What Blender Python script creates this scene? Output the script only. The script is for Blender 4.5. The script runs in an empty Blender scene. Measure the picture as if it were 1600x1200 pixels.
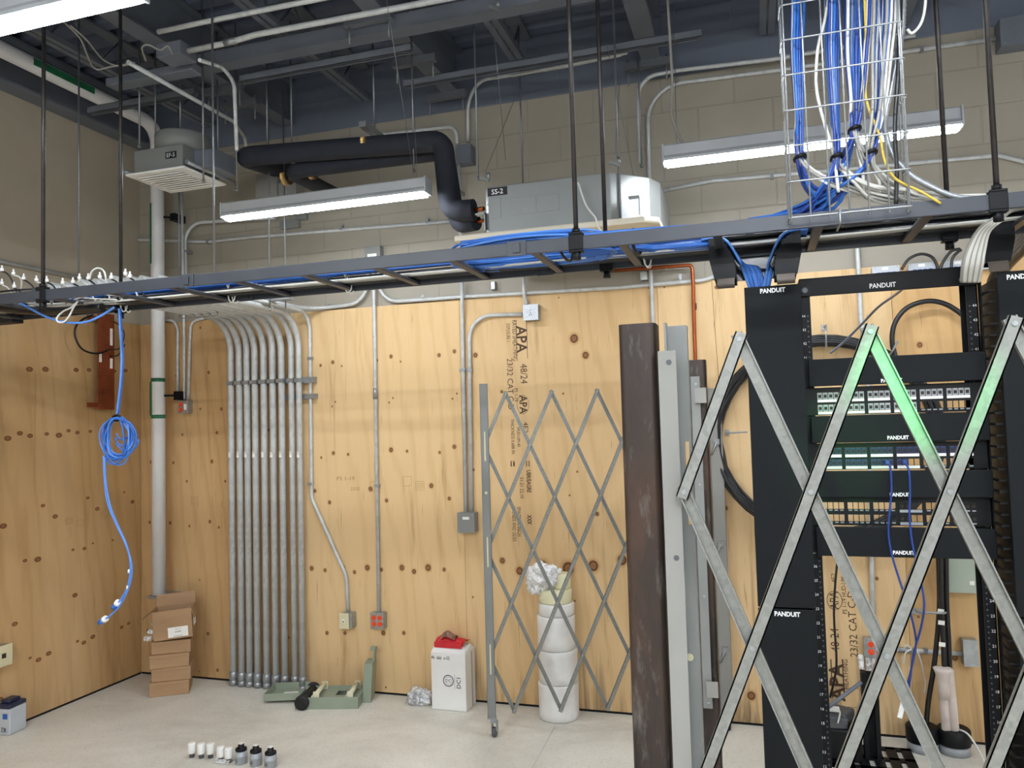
import bpy, math, random
from mathutils import Vector, Matrix, noise
random.seed(7)
PI = math.pi
scn = bpy.context.scene
COL = scn.collection
# ---------------------------------------------------------------- camera
F = 1215.0
def _n(v): return v.normalized()
_v1 = Vector((-3900, 171, F)); _v2 = Vector((381, 52, F))
_dX = -_n(_v1); _dY = _n(_v2 - _v2.dot(_dX) * _dX); _dZ = -_n(_dX.cross(_dY))
if _dZ.y > 0: _dZ = -_dZ
RC = Matrix((_dX, _dY, _dZ))            # camera frame (x right, y down, z forward) -> world
C0 = Vector((0, 0, 1.67))
cam_d = bpy.data.cameras.new('camera'); cam = bpy.data.objects.new('camera', cam_d); COL.objects.link(cam)
cam_d.sensor_width = 36; cam_d.lens = F / 1600 * 36; cam_d.clip_start = 0.02
cx, cy, cz = RC.col[0], -RC.col[1], -RC.col[2]
cam.matrix_world = Matrix(((cx.x, cy.x, cz.x, C0.x), (cx.y, cy.y, cz.y, C0.y), (cx.z, cy.z, cz.z, C0.z), (0, 0, 0, 1)))
scn.camera = cam
def ray(x, y): return RC @ Vector((x - 800, y - 600, F))
def Yp(x, y, Y): d = ray(x, y); return C0 + d * (Y / d.y)
def Xp(x, y, X): d = ray(x, y); return C0 + d * (X / d.x)
def Zp(x, y, Z): d = ray(x, y); return C0 + d * ((Z - 1.67) / d.z)
# ---------------------------------------------------------------- view and world
scn.view_settings.view_transform = 'Standard'; scn.view_settings.look = 'None'
scn.view_settings.gamma = 1.0; scn.view_settings.use_curve_mapping = False
scn.view_settings.exposure = 2.12
w = bpy.data.worlds.new('world'); scn.world = w; w.use_nodes = True
w.node_tree.nodes['Background'].inputs[0].default_value = (0.5, 0.55, 0.6, 1)
w.node_tree.nodes['Background'].inputs[1].default_value = 0.05
LAMP_E = 17.0                            # emission of the strip-light lenses
LAMP_ROWS = (3.6, 1.65, -0.3, -2.2); LAMP_X = (-2.76, -0.355, 2.05)
# added unseen green spot that imitates the glow on the gate and patch panels
ld = bpy.data.lights.new('added_green_spot', 'SPOT'); lo = bpy.data.objects.new('added_green_spot', ld); COL.objects.link(lo)
lo.location = (0.3, -0.15, 1.95); ld.energy = 26; ld.color = (0.02, 1, 0.18); ld.spot_size = math.radians(10); ld.spot_blend = 1; ld.shadow_soft_size = 0.02
_t = Yp(1445, 605, 1.45) - Vector(lo.location); lo.rotation_euler = _t.to_track_quat('-Z', 'Y').to_euler()
# ---------------------------------------------------------------- materials
def lin(h):
    h = h.lstrip('#'); r = []
    for i in (0, 2, 4):
        c = int(h[i:i+2], 16) / 255; r.append(c / 12.92 if c <= 0.04045 else ((c + 0.055) / 1.055) ** 2.4)
    return (*r, 1)
class NT:
    def __init__(s, m): s.t = m.node_tree; s.n = s.t.nodes; s.bs = s.n['Principled BSDF']
    def new(s, ty, **k):
        o = s.n.new(ty)
        for a, b in k.items(): setattr(o, a, b)
        return o
    def ln(s, a, b): s.t.links.new(a, b)
    def coord(s, scale=(1, 1, 1), kind='Object'):
        c = s.new('ShaderNodeTexCoord'); m = s.new('ShaderNodeMapping'); m.inputs['Scale'].default_value = scale
        s.ln(c.outputs[kind], m.inputs[0]); return m.outputs[0]
    def noise(s, vec, sc, det=3, rough=.5, dist=0):
        o = s.new('ShaderNodeTexNoise'); o.inputs['Scale'].default_value = sc; o.inputs['Detail'].default_value = det
        o.inputs['Roughness'].default_value = rough; o.inputs['Distortion'].default_value = dist
        if vec: s.ln(vec, o.inputs['Vector'])
        return o.outputs['Fac']
    def ramp(s, fac, stops):
        o = s.new('ShaderNodeValToRGB'); e = o.color_ramp.elements
        while len(e) < len(stops): e.new(0.5)
        for i, (p, c) in enumerate(stops): e[i].position = p; e[i].color = c
        s.ln(fac, o.inputs[0]); return o.outputs[0]
    def mix(s, fac, a, b, mode='MIX'):
        o = s.new('ShaderNodeMix', data_type='RGBA', blend_type=mode)
        for v, i in ((fac, 0), (a, 6), (b, 7)):
            if isinstance(v, (int, float, tuple)): o.inputs[i].default_value = v
            else: s.ln(v, o.inputs[i])
        return o.outputs[2]
    def math(s, op, a, b=0.0):
        o = s.new('ShaderNodeMath', operation=op)
        for v, i in ((a, 0), (b, 1)):
            if isinstance(v, (int, float)): o.inputs[i].default_value = v
            else: s.ln(v, o.inputs[i])
        return o.outputs[0]
    def bump(s, h, st=.2, d=.01):
        o = s.new('ShaderNodeBump'); o.inputs['Strength'].default_value = st; o.inputs['Distance'].default_value = d
        s.ln(h, o.inputs['Height']); s.ln(o.outputs[0], s.bs.inputs['Normal'])
_M = {}
def base(name):
    m = bpy.data.materials.new(name); m.use_nodes = True; _M[name] = m; return m, NT(m)
def pm(name, h, rough=.5, metal=0, var=.06, sc=6, bump=0, spec=.5, h2=None, stretch=(1, 1, 1), emit=None, alpha=None, coat=0):
    """plain procedural material: colour with a noise variation"""
    if name in _M: return _M[name]
    m, t = base(name); b = t.bs; c = lin(h)
    v = t.coord(stretch)
    fac = t.noise(v, sc, 4, .6)
    c2 = lin(h2) if h2 else tuple(min(1, x * (1 + 2 * var)) for x in c[:3]) + (1,)
    c1 = c if h2 else tuple(x * (1 - 2 * var) for x in c[:3]) + (1,)
    t.ln(t.ramp(fac, [(.3, c1), (.7, c2)]), b.inputs['Base Color'])
    rr = t.math('MULTIPLY_ADD', fac, .12); t.n[-1].inputs[2].default_value = max(0, rough - .06) if hasattr(t.n[-1], 'inputs') else 0
    t.ln(rr, b.inputs['Roughness'])
    b.inputs['Metallic'].default_value = metal; b.inputs['Specular IOR Level'].default_value = spec
    if coat: b.inputs['Coat Weight'].default_value = coat
    if bump: t.bump(t.noise(v, sc * 6, 3), bump, .004)
    if emit: b.inputs['Emission Color'].default_value = lin(h); b.inputs['Emission Strength'].default_value = emit
    if alpha is not None: b.inputs['Alpha'].default_value = alpha
    return m
def galv(name, h='#9a9c9b', rough=.38, metal=.85, sc=60):
    m, t = base(name); v = t.coord(); vo = t.new('ShaderNodeTexVoronoi'); vo.inputs['Scale'].default_value = sc; t.ln(v, vo.inputs[0])
    c = lin(h); s = t.math('MULTIPLY', vo.outputs['Color'], 1.0)
    n2 = t.noise(v, 9, 4)
    col = t.ramp(s, [(0, tuple(x * .82 for x in c[:3]) + (1,)), (1, tuple(min(1, x * 1.12) for x in c[:3]) + (1,))])
    col = t.mix(t.math('MULTIPLY', n2, .3), col, tuple(x * .7 for x in c[:3]) + (1,))
    t.ln(col, t.bs.inputs['Base Color']); t.bs.inputs['Metallic'].default_value = metal; t.bs.inputs['Roughness'].default_value = rough
    return m
def plywood(name, seed, hue='#d2ab77', dark='#b98d58', stain=0.0):
    m, t = base(name); c = t.new('ShaderNodeTexCoord'); mp = t.new('ShaderNodeMapping'); mp.inputs['Scale'].default_value = (1, 1, .13); mp.inputs['Location'].default_value = (seed * 3.1, seed * 1.7, seed)
    t.ln(c.outputs['Object'], mp.inputs[0]); v = mp.outputs[0]
    wv = t.new('ShaderNodeTexWave', wave_type='BANDS', bands_direction='DIAGONAL'); wv.inputs['Scale'].default_value = 5.5
    wv.inputs['Distortion'].default_value = 9; wv.inputs['Detail'].default_value = 3; wv.inputs['Detail Scale'].default_value = .9; t.ln(v, wv.inputs[0])
    fine = t.noise(v, 90, 4, .7); broad = t.noise(v, 2.2, 3)
    col = t.ramp(wv.outputs['Fac'], [(0, lin(dark)), (.35, lin(hue)), (1, lin(hue))])
    col = t.mix(t.math('MULTIPLY', wv.outputs['Fac'], .0), col, lin(hue))
    colA = t.mix(.42, lin(hue), col)
    colB = t.mix(t.math('MULTIPLY', t.math('SUBTRACT', 1.0, fine), .45), colA, lin(dark))
    colC = t.mix(t.ramp(broad, [(.38, (0, 0, 0, 1)), (.7, (.5, .5, .5, 1))]), colB, lin('#dcbd90'))
    # mineral streaks, a stain of the veneer, kept to vertical strips
    mp2 = t.new('ShaderNodeMapping'); mp2.inputs['Scale'].default_value = (1, 1, .06); mp2.inputs['Location'].default_value = (seed * 9.1, 0, seed * 2); t.ln(c.outputs['Object'], mp2.inputs[0])
    st = t.ramp(t.noise(mp2.outputs[0], 14, 5, .6, .4), [(.60, (0, 0, 0, 1)), (.76, (.55, .55, .55, 1))])
    colD = t.mix(st, colC, lin('#8a6238'))
    # knots: UVs inside a knot patch run from 0 at its centre to 1 at its rim
    ln_ = t.new('ShaderNodeVectorMath', operation='LENGTH'); t.ln(c.outputs['UV'], ln_.inputs[0]); r = ln_.outputs['Value']
    nz = t.noise(c.outputs['Object'], 120, 2); r2 = t.math('ADD', r, t.math('MULTIPLY', t.math('SUBTRACT', nz, .5), .12))
    k = t.ramp(r2, [(0, lin('#7d5434')), (.2, lin('#956a45')), (.34, lin('#6d4629')), (.42, lin('#4d301c')), (.50, lin('#b98e5e')), (1, lin('#d0aa78'))])
    kf = t.ramp(r2, [(.46, (1, 1, 1, 1)), (.9, (0, 0, 0, 1))])
    mp3 = t.new('ShaderNodeMapping'); mp3.inputs['Scale'].default_value = (1, 1, .045); mp3.inputs['Location'].default_value = (seed * 4.7, 0, seed * 5); t.ln(c.outputs['Object'], mp3.inputs[0])
    cr = t.ramp(t.noise(mp3.outputs[0], 70, 4, .6, .2), [(.66, (0, 0, 0, 1)), (.74, (.55, .55, .55, 1))])
    colD = t.mix(cr, colD, lin('#7d5a36'))
    # water stains creeping up from the bottom edge of the weathered sheets
    sp = t.new('ShaderNodeSeparateXYZ'); t.ln(c.outputs['Object'], sp.inputs[0])
    hgt = t.math('SUBTRACT', t.noise(mp2.outputs[0], 9, 5, .65, .8), t.math('MULTIPLY', sp.outputs[2], .55))
    colD = t.mix(t.ramp(hgt, [(.44, (0, 0, 0, 1)), (.60, (stain,) * 3 + (1,))]), colD, lin('#54402c'))
    t.ln(t.mix(kf, colD, k), t.bs.inputs['Base Color']); t.bs.inputs['Roughness'].default_value = .62; t.bs.inputs['Specular IOR Level'].default_value = .25
    t.bump(fine, .12, .002)
    return m
PLY = [plywood('plywood%d' % i, i * 1.37 + .4, *hc, stain=(0, 0, .6, .8, .45, .15)[i]) for i, hc in enumerate([('#c6a272', '#ab8456'), ('#dbbb8c', '#c6a26f'), ('#dab98a', '#c09b69'), ('#dfbf90', '#c8a273'), ('#d3ad78', '#b88d5a'), ('#bb9666', '#9f784c')])]
def m_wall():
    m, t = base('painted_block'); v = t.coord()
    n = t.noise(v, 3, 4); fine = t.noise(v, 160, 3)
    sep = t.new('ShaderNodeSeparateXYZ'); t.ln(v, sep.inputs[0])
    br = t.new('ShaderNodeTexBrick'); br.offset = .5
    cmb = t.new('ShaderNodeCombineXYZ'); t.ln(t.math('ADD', sep.outputs[0], sep.outputs[1]), cmb.inputs[0]); t.ln(sep.outputs[2], cmb.inputs[1]); t.ln(cmb.outputs[0], br.inputs['Vector'])
    for k_, x_ in (('Scale', 1.0), ('Mortar Size', .006), ('Mortar Smooth', .6), ('Brick Width', .4064), ('Row Height', .2032)): br.inputs[k_].default_value = x_
    br.inputs['Color1'].default_value = (1, 1, 1, 1); br.inputs['Color2'].default_value = (.97, .97, .97, 1); br.inputs['Mortar'].default_value = (.86, .86, .86, 1)
    beige = t.ramp(n, [(.3, lin('#9a9283')), (.7, lin('#a1998a'))])
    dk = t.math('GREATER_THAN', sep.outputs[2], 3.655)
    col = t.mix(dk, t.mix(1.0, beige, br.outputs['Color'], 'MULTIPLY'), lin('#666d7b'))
    t.ln(col, t.bs.inputs['Base Color']); t.bs.inputs['Roughness'].default_value = .55
    h = t.math('ADD', t.math('MULTIPLY', t.math('SUBTRACT', 1.0, br.outputs['Fac']), 1.0), t.math('MULTIPLY', fine, .12)); t.bump(h, .28, .004)
    return m
def m_floor():
    m, t = base('concrete'); v = t.coord(); a = t.noise(v, 1.3, 6, .65, .6); b = t.noise(v, 9, 6, .7); c = t.noise(v, 60, 3)
    col = t.ramp(a, [(.3, lin('#b9b4a8')), (.5, lin('#d0cbbf')), (.68, lin('#dedacf'))])
    col = t.mix(t.ramp(b, [(.45, (0, 0, 0, 1)), (.75, (.45, .45, .45, 1))]), col, lin('#dcd8cd'))
    col = t.mix(t.ramp(c, [(.3, (.22, .22, .22, 1)), (.5, (0, 0, 0, 1))]), col, lin('#96918a'))
    # brown spill stain
    mp = t.new('ShaderNodeMapping', vector_type='TEXTURE'); p = Zp(168, 1108, 0); mp.inputs['Location'].default_value = (p.x, p.y, 0); mp.inputs['Scale'].default_value = (.17, .12, 1)
    cc = t.new('ShaderNodeTexCoord'); t.ln(cc.outputs['Object'], mp.inputs[0]); L = t.new('ShaderNodeVectorMath', operation='LENGTH'); t.ln(mp.outputs[0], L.inputs[0])
    r = t.math('ADD', L.outputs['Value'], t.math('MULTIPLY', t.math('SUBTRACT', t.noise(v, 14, 4), .5), 2.2))
    col = t.mix(t.ramp(r, [(.5, (.5, .5, .5, 1)), (.9, (0, 0, 0, 1))]), col, lin('#93836f'))
    t.ln(col, t.bs.inputs['Base Color']); t.bs.inputs['Roughness'].default_value = .5; t.bs.inputs['Specular IOR Level'].default_value = .35; t.bump(b, .15, .004)
    return m
def m_rust():
    m, t = base('mill_scale_steel'); v = t.coord((1, 1, .25)); a = t.noise(v, 6, 6, .65, .5); b = t.noise(v, 34, 4, .7)
    col = t.ramp(a, [(.32, lin('#1d1a18')), (.5, lin('#3a302b')), (.66, lin('#553e30'))])
    col = t.mix(t.ramp(b, [(.56, (0, 0, 0, 1)), (.74, (.5, .5, .5, 1))]), col, lin('#7d7672'))
    t.ln(col, t.bs.inputs['Base Color']); t.bs.inputs['Metallic'].default_value = .45; t.bs.inputs['Roughness'].default_value = .42; t.bump(b, .1, .002)
    return m
WALL = m_wall(); FLOOR = m_floor(); RUST = m_rust()
LEFTW = pm('left_wall_paint', '#b0a592', .55, var=.03, sc=2, bump=.06)
DECK = pm('ceiling_paint', '#5c6374', .6, var=.05, sc=3, bump=.05)
DSTEEL = pm('painted_steel', '#666b74', .5, var=.06, sc=5)
STRUT = pm('painted_strut', '#6b6f76', .5, .2, var=.08)
GALV = galv('galvanised_steel'); EMT = galv('conduit_steel', '#c4c6c5', .34, .08, 30); ZINC = galv('zinc_plate', '#a2a5a7', .34, .6, 90)
BARG = galv('gate_bar_steel', '#8f8f8a', .45, .55, 120)
GPAINT = pm('grey_gate_paint', '#7d7e7b', .42, 0, var=.03, sc=4); GPAINT2 = pm('grey_channel_paint', '#8a8883', .42, var=.03, sc=4)
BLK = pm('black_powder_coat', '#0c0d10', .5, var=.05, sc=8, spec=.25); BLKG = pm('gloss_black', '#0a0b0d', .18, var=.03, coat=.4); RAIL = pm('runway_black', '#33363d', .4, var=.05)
BLKM = pm('rack_door_black', '#101316', .62, var=.04, spec=.2); RUB = pm('foam_insulation', '#22252f', .8, var=.12, sc=20, bump=.25)
BROD = pm('dark_rod_steel', '#43403f', .35, .8, var=.1, sc=30); ROD = galv('threaded_rod_steel', '#8d8f92', .4, .8, 200)
WHT = pm('white_plastic', '#e6e5e0', .4, var=.02); WHTP = pm('white_fixture', '#c6c9cc', .35, .3, var=.03); CREAM = pm('cream_panel', '#d8cfbb', .45, var=.02)
PVC = pm('white_pipe', '#d9d7d6', .4, var=.03, sc=4); GRN = pm('green_tape', '#1f6a45', .5, var=.15, sc=40); LAB = pm('paper_label', '#eceae4', .6, var=.02)
BLU = pm('blue_cable', '#275fae', .38, var=.06, sc=9); BLU2 = pm('light_blue_cable', '#4d7fca', .38, var=.06, sc=9); BLUD = pm('dark_blue_cable', '#1c3a86', .38, var=.05)
WCAB = pm('white_cable', '#cfcdc6', .4, var=.05, sc=9); GCAB = pm('grey_cable', '#96938c', .45, var=.05); BCAB = pm('black_cable', '#111215', .35, var=.05); YCAB = pm('yellow_cable', '#c9a93c', .4, var=.05)
COP = pm('copper', '#a2552f', .32, .85, var=.08, sc=14); BUS = pm('copper_busbar', '#8c4526', .45, .5, var=.12, sc=12)
ORG = pm('orange_receptacle', '#e8491c', .4, var=.03); IVO = pm('ivory_plate', '#cfc6a2', .45, var=.03); BOXG = galv('steel_box', '#a9adad', .4, .75, 50)
CARD = pm('cardboard', '#a5825f', .75, var=.06, sc=3, bump=.08, stretch=(1, 1, 4)); CARDI = pm('cardboard_inner', '#8a6a4b', .8, var=.06)
SAGE = pm('sage_green_paint', '#8d9683', .5, var=.03); CREAMR = pm('cream_roller', '#d5d1b5', .45, var=.04); TYRE = pm('black_wheel', '#141416', .6, var=.05)
RED = pm('red_bag', '#c3202a', .45, var=.08, sc=20, bump=.2); INK = pm('black_ink', '#2b2118', .7, var=.02); INKB = pm('brown_stamp_ink', '#4c3521', .7, var=.05, sc=60)
INKP = pm('pale_stamp_ink', '#96764d', .7, var=.05, sc=60); BOXW = pm('white_carton', '#e2e1dd', .55, var=.02); WRAP = pm('white_wrap', '#dedcd8', .35, var=.04, sc=9, bump=.2)
CRM2 = pm('cream_wrap', '#e6e2bd', .4, var=.04); DGREY = pm('dark_grey_plastic', '#4b4d52', .4, var=.06); BRASS = pm('brass_clamp', '#b99a64', .35, .8, var=.08)
MINT = pm('mint_grey_box', '#9fa898', .5, var=.03); UPSW = pm('device_case', '#b7bcc1', .4, var=.03); NAVY = pm('navy_plastic', '#232c45', .4, var=.04); GLAS = pm('white_letter', '#f2f2f2', .5, var=.01)
CAN = pm('grey_can', '#9b9fa3', .4, .1, var=.05); SIGN = pm('black_sign', '#0b0b0d', .4, var=.02); ALUM = pm('unit_grey_metal', '#8b8d8b', .38, .3, var=.03, sc=3); CLTH = pm('pink_grey_cloth', '#ccbfb7', .75, var=.06, sc=14, bump=.2)
def m_emit(nm, E_):
    m, t = base(nm); t.bs.inputs['Base Color'].default_value = (.9, .9, .9, 1); t.bs.inputs['Emission Color'].default_value = (.90, .965, 1.04, 1)
    n = t.noise(t.coord(), 1, 1); e = t.math('MULTIPLY_ADD', n, .01); t.n[-1].inputs[2].default_value = E_; t.ln(e, t.bs.inputs['Emission Strength']); return m
LENS = m_emit('lit_lens', LAMP_E); LENS2 = m_emit('boosted_fill_lens', LAMP_E * 2.6)  # second lens is boosted for the rows behind the camera, as unseen fill
def m_film(name, h, al):
    m, t = base(name); n = t.noise(t.coord(), 40, 4, .6, 1); t.ln(t.ramp(n, [(.4, lin(h)), (.6, (1, 1, 1, 1))]), t.bs.inputs['Base Color'])
    t.ln(t.ramp(n, [(.3, (al, al, al, 1)), (.65, (min(1, al + .45),) * 3 + (1,))]), t.bs.inputs['Alpha']); t.bs.inputs['Roughness'].default_value = .25; return m
FILM = m_film('clear_plastic_film', '#cfd0d2', .3); FILMW = m_film('white_plastic_film', '#e4e2e0', .6)
# ---------------------------------------------------------------- mesh helpers
def V(*a): return Vector(a)
def fillet(pts, r, n=7):
    pts = [Vector(p) for p in pts]
    if r <= 0 or len(pts) < 3: return pts
    out = [pts[0]]
    for i in range(1, len(pts) - 1):
        a, b, c = pts[i-1], pts[i], pts[i+1]; u = (a - b); v = (c - b); lu, lv = u.length, v.length
        if lu < 1e-6 or lv < 1e-6: continue
        u /= lu; v /= lv; ang = u.angle(v)
        if ang > 3.1: out.append(b); continue
        d = min(r / math.tan(ang / 2), lu * .49, lv * .49); rr = d * math.tan(ang / 2)
        ctr = b + (u + v).normalized() * (rr / math.sin(ang / 2)); s = b + u * d; e = b + v * d
        a0 = s - ctr; a1 = e - ctr; tot = a0.angle(a1)
        for k in range(n + 1):
            f = k / n; out.append(ctr + (a0 * math.sin((1 - f) * tot) + a1 * math.sin(f * tot)) / max(1e-9, math.sin(tot)))
    out.append(pts[-1]); return out
def spline(pts, n=6, closed=False):
    pts = [Vector(p) for p in pts]; N = len(pts); out = []
    def g(i): return pts[i % N] if closed else pts[max(0, min(N - 1, i))]
    for i in range(N if closed else N - 1):
        p0, p1, p2, p3 = g(i-1), g(i), g(i+1), g(i+2)
        for k in range(n):
            t = k / n; out.append(.5 * ((2 * p1) + (p2 - p0) * t + (2 * p0 - 5 * p1 + 4 * p2 - p3) * t * t + (3 * p1 - p0 - 3 * p2 + p3) * t ** 3))
    if not closed: out.append(pts[-1])
    return out
class MB:
    def __init__(s): s.v = []; s.f = []; s.mi = []; s.uv = {}; s.sm = []
    def add(s, vs, fs, mi=0, sm=False, M=None):
        o = len(s.v)
        for p in vs: s.v.append(M @ Vector(p) if M else Vector(p))
        for f in fs: s.f.append([o + i for i in f]); s.mi.append(mi); s.sm.append(sm)
        return s
    def box(s, x0, x1, y0, y1, z0, z1, mi=0, M=None):
        vs = [(x, y, z) for z in (z0, z1) for y in (y0, y1) for x in (x0, x1)]
        return s.add(vs, [(0, 2, 3, 1), (4, 5, 7, 6), (0, 1, 5, 4), (2, 6, 7, 3), (0, 4, 6, 2), (1, 3, 7, 5)], mi, False, M)
    def ob(s, c, d, rz=0, rx=0, ry=0, mi=0):
        M = Matrix.Translation(Vector(c)) @ Matrix.Rotation(rz, 4, 'Z') @ Matrix.Rotation(ry, 4, 'Y') @ Matrix.Rotation(rx, 4, 'X')
        return s.box(-d[0]/2, d[0]/2, -d[1]/2, d[1]/2, -d[2]/2, d[2]/2, mi, M)
    def tube(s, pts, r, seg=8, mi=0, closed=False, caps=True, rs=None):
        pts = [Vector(p) for p in pts]; q = [pts[0]]
        for p in pts[1:]:
            if (p - q[-1]).length > 1e-5: q.append(p)
        pts = q; N = len(pts)
        if N < 2: return s
        tn = []
        for i in range(N):
            a = pts[i-1] if (i or closed) else pts[0]; b = pts[(i+1) % N] if (i < N-1 or closed) else pts[-1]
            d = (b - a); tn.append(d.normalized() if d.length > 1e-9 else Vector((0, 0, 1)))
        up = Vector((0, 0, 1)) if abs(tn[0].z) < .9 else Vector((1, 0, 0)); nrm = (up - up.dot(tn[0]) * tn[0]).normalized(); vs = []
        for i in range(N):
            nrm = (nrm - nrm.dot(tn[i]) * tn[i]); nrm = nrm.normalized() if nrm.length > 1e-6 else tn[i].orthogonal().normalized(); bn = tn[i].cross(nrm); R = rs[i] if rs else r
            for k in range(seg):
                a = 2 * PI * k / seg; vs.append(pts[i] + (nrm * math.cos(a) + bn * math.sin(a)) * R)
        fs = []
        for i in range(N if closed else N - 1):
            j = (i + 1) % N
            for k in range(seg): l = (k + 1) % seg; fs.append((i*seg+k, i*seg+l, j*seg+l, j*seg+k))
        s.add(vs, fs, mi, True)
        if caps and not closed:
            o = len(s.v) - N * seg; s.f.append([o + k for k in range(seg)][::-1]); s.mi.append(mi); s.sm.append(False)
            s.f.append([o + (N-1)*seg + k for k in range(seg)]); s.mi.append(mi); s.sm.append(False)
        return s
    def cyl(s, a, b, r, seg=16, mi=0, r2=None): return s.tube([a, b], r, seg, mi, rs=[r, r if r2 is None else r2])
    def lathe(s, prof, o=(0, 0, 0), seg=24, mi=0, M=None):
        o = Vector(o); vs = []; fs = []
        for r, z in prof:
            for k in range(seg): a = 2 * PI * k / seg; vs.append(o + Vector((r * math.cos(a), r * math.sin(a), z)))
        for i in range(len(prof) - 1):
            for k in range(seg): l = (k+1) % seg; fs.append((i*seg+k, i*seg+l, (i+1)*seg+l, (i+1)*seg+k))
        fs2 = [tuple(range(seg))[::-1], tuple(range((len(prof)-1)*seg, len(prof)*seg))]
        s.add(vs, fs, mi, True, M); n0 = len(s.v) - len(vs)
        for f in fs2: s.f.append([n0 + i for i in f]); s.mi.append(mi); s.sm.append(False)
        return s
    def prism(s, poly, O, U, W, D, mi=0):
        """polygon in the (U, W) plane at O, extruded by vector D"""
        O, U, W, D = map(Vector, (O, U, W, D)); n = len(poly); vs = [O + U * a + W * b for a, b in poly]; vs += [p + D for p in vs]
        fs = [tuple(range(n)), tuple(range(2*n-1, n-1, -1))] + [(i, i+n, (i+1) % n + n, (i+1) % n) for i in range(n)]
        return s.add(vs, fs, mi)
    def sheet(s, grid, th, mi=0):
        """grid of points (rows) made into a surface with thickness th along its normal"""
        R, Cn = len(grid), len(grid[0]); P = [[Vector(p) for p in r] for r in grid]; N = []
        for i in range(R):
            row = []
            for j in range(Cn):
                du = P[min(R-1, i+1)][j] - P[max(0, i-1)][j]; dv = P[i][min(Cn-1, j+1)] - P[i][max(0, j-1)]; n = du.cross(dv); row.append(n.normalized() if n.length > 1e-12 else Vector((0, 0, 1)))
            N.append(row)
        vs = [P[i][j] for i in range(R) for j in range(Cn)] + [P[i][j] + N[i][j] * th for i in range(R) for j in range(Cn)]; o = R * Cn; fs = []
        for i in range(R-1):
            for j in range(Cn-1): a = i*Cn+j; fs += [(a, a+1, a+Cn+1, a+Cn), (o+a, o+a+Cn, o+a+Cn+1, o+a+1)]
        e = [i*Cn for i in range(R)] + [(R-1)*Cn+j for j in range(1, Cn)] + [i*Cn+Cn-1 for i in range(R-2, -1, -1)] + [j for j in range(Cn-2, 0, -1)]
        for k in range(len(e)): a, b = e[k], e[(k+1) % len(e)]; fs.append((a, o+a, o+b, b))
        return s.add(vs, fs, mi, True)
    def text(s, st, size, O, U, W, mi=0, align='CENTER', bold=0, sx=1.0, th=0.0):
        cu = bpy.data.curves.new('t', 'FONT'); cu.body = st; cu.size = 1; cu.offset = bold; cu.align_x = align; cu.align_y = 'CENTER'; cu.resolution_u = 2
        ob = bpy.data.objects.new('t', cu); me = ob.to_mesh(); U = Vector(U).normalized(); W = Vector(W).normalized(); O = Vector(O)
        s.add([O + U * (v.co.x * size * sx) + W * (v.co.y * size) for v in me.vertices], [tuple(p.vertices) for p in me.polygons], mi)
        ob.to_mesh_clear(); bpy.data.objects.remove(ob); bpy.data.curves.remove(cu); return s
    def ring(s, O, U, W, r, wd, mi=0, seg=28, e=1.0):
        O, U, W = Vector(O), Vector(U), Vector(W); vs = []
        for k in range(seg):
            a = 2*PI*k/seg; c, d = math.cos(a), math.sin(a) * e; vs += [O + U*c*r + W*d*r, O + U*c*(r+wd) + W*(d*(r) + math.sin(a)*wd)]
        return s.add(vs, [(2*k, 2*k+1, 2*((k+1) % seg)+1, 2*((k+1) % seg)) for k in range(seg)], mi)
    def build(s, name, mats, parent=None, bevel=0, loc=None, rotz=0, seg=2):
        if not isinstance(mats, (list, tuple)): mats = [mats]
        if parent is not None: off = Vector(parent['_o'])
        elif loc is not None: off = Vector(loc)
        else:
            xs = [p.x for p in s.v]; ys = [p.y for p in s.v]; zs = [p.z for p in s.v]; off = Vector(((min(xs)+max(xs))/2, (min(ys)+max(ys))/2, min(zs)))
        me = bpy.data.meshes.new(name); me.from_pydata([p - off for p in s.v], [], s.f); me.update()
        for m in mats: me.materials.append(m)
        me.polygons.foreach_set('material_index', s.mi); me.polygons.foreach_set('use_smooth', s.sm)
        if getattr(s, 'kuv', None) is not None:
            ul = me.uv_layers.new(name='UVMap')
            for p in me.polygons:
                for li in p.loop_indices: ul.data[li].uv = s.kuv.get(me.loops[li].vertex_index, (5, 5))
        o = bpy.data.objects.new(name, me); COL.objects.link(o)
        if parent is not None: o.parent = parent
        else: o.location = off
        o['_o'] = off[:]
        if bevel:
            b = o.modifiers.new('bevel', 'BEVEL'); b.width = bevel; b.segments = seg; b.limit_method = 'ANGLE'; b.angle_limit = .6
        return o
def tag(o, label, cat, group=None, kind=None):
    if label: o['label'] = label
    if cat: o['category'] = cat
    if group: o['group'] = group
    if kind: o['kind'] = kind
    return o
def thing(name, label, cat, loc, group=None):
    o = bpy.data.objects.new(name, None); o.empty_display_size = .1; COL.objects.link(o); o.location = loc; o['_o'] = Vector(loc)[:]
    return tag(o, label, cat, group)
def struct(mb, name, mats, **k): o = mb.build(name, mats, **k); o['kind'] = 'structure'; return o
def copy_tree(o, parent=None):
    c = o.copy(); COL.objects.link(c)
    if parent: c.parent = parent
    for ch in list(o.children): copy_tree(ch, c)
    return c
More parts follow.
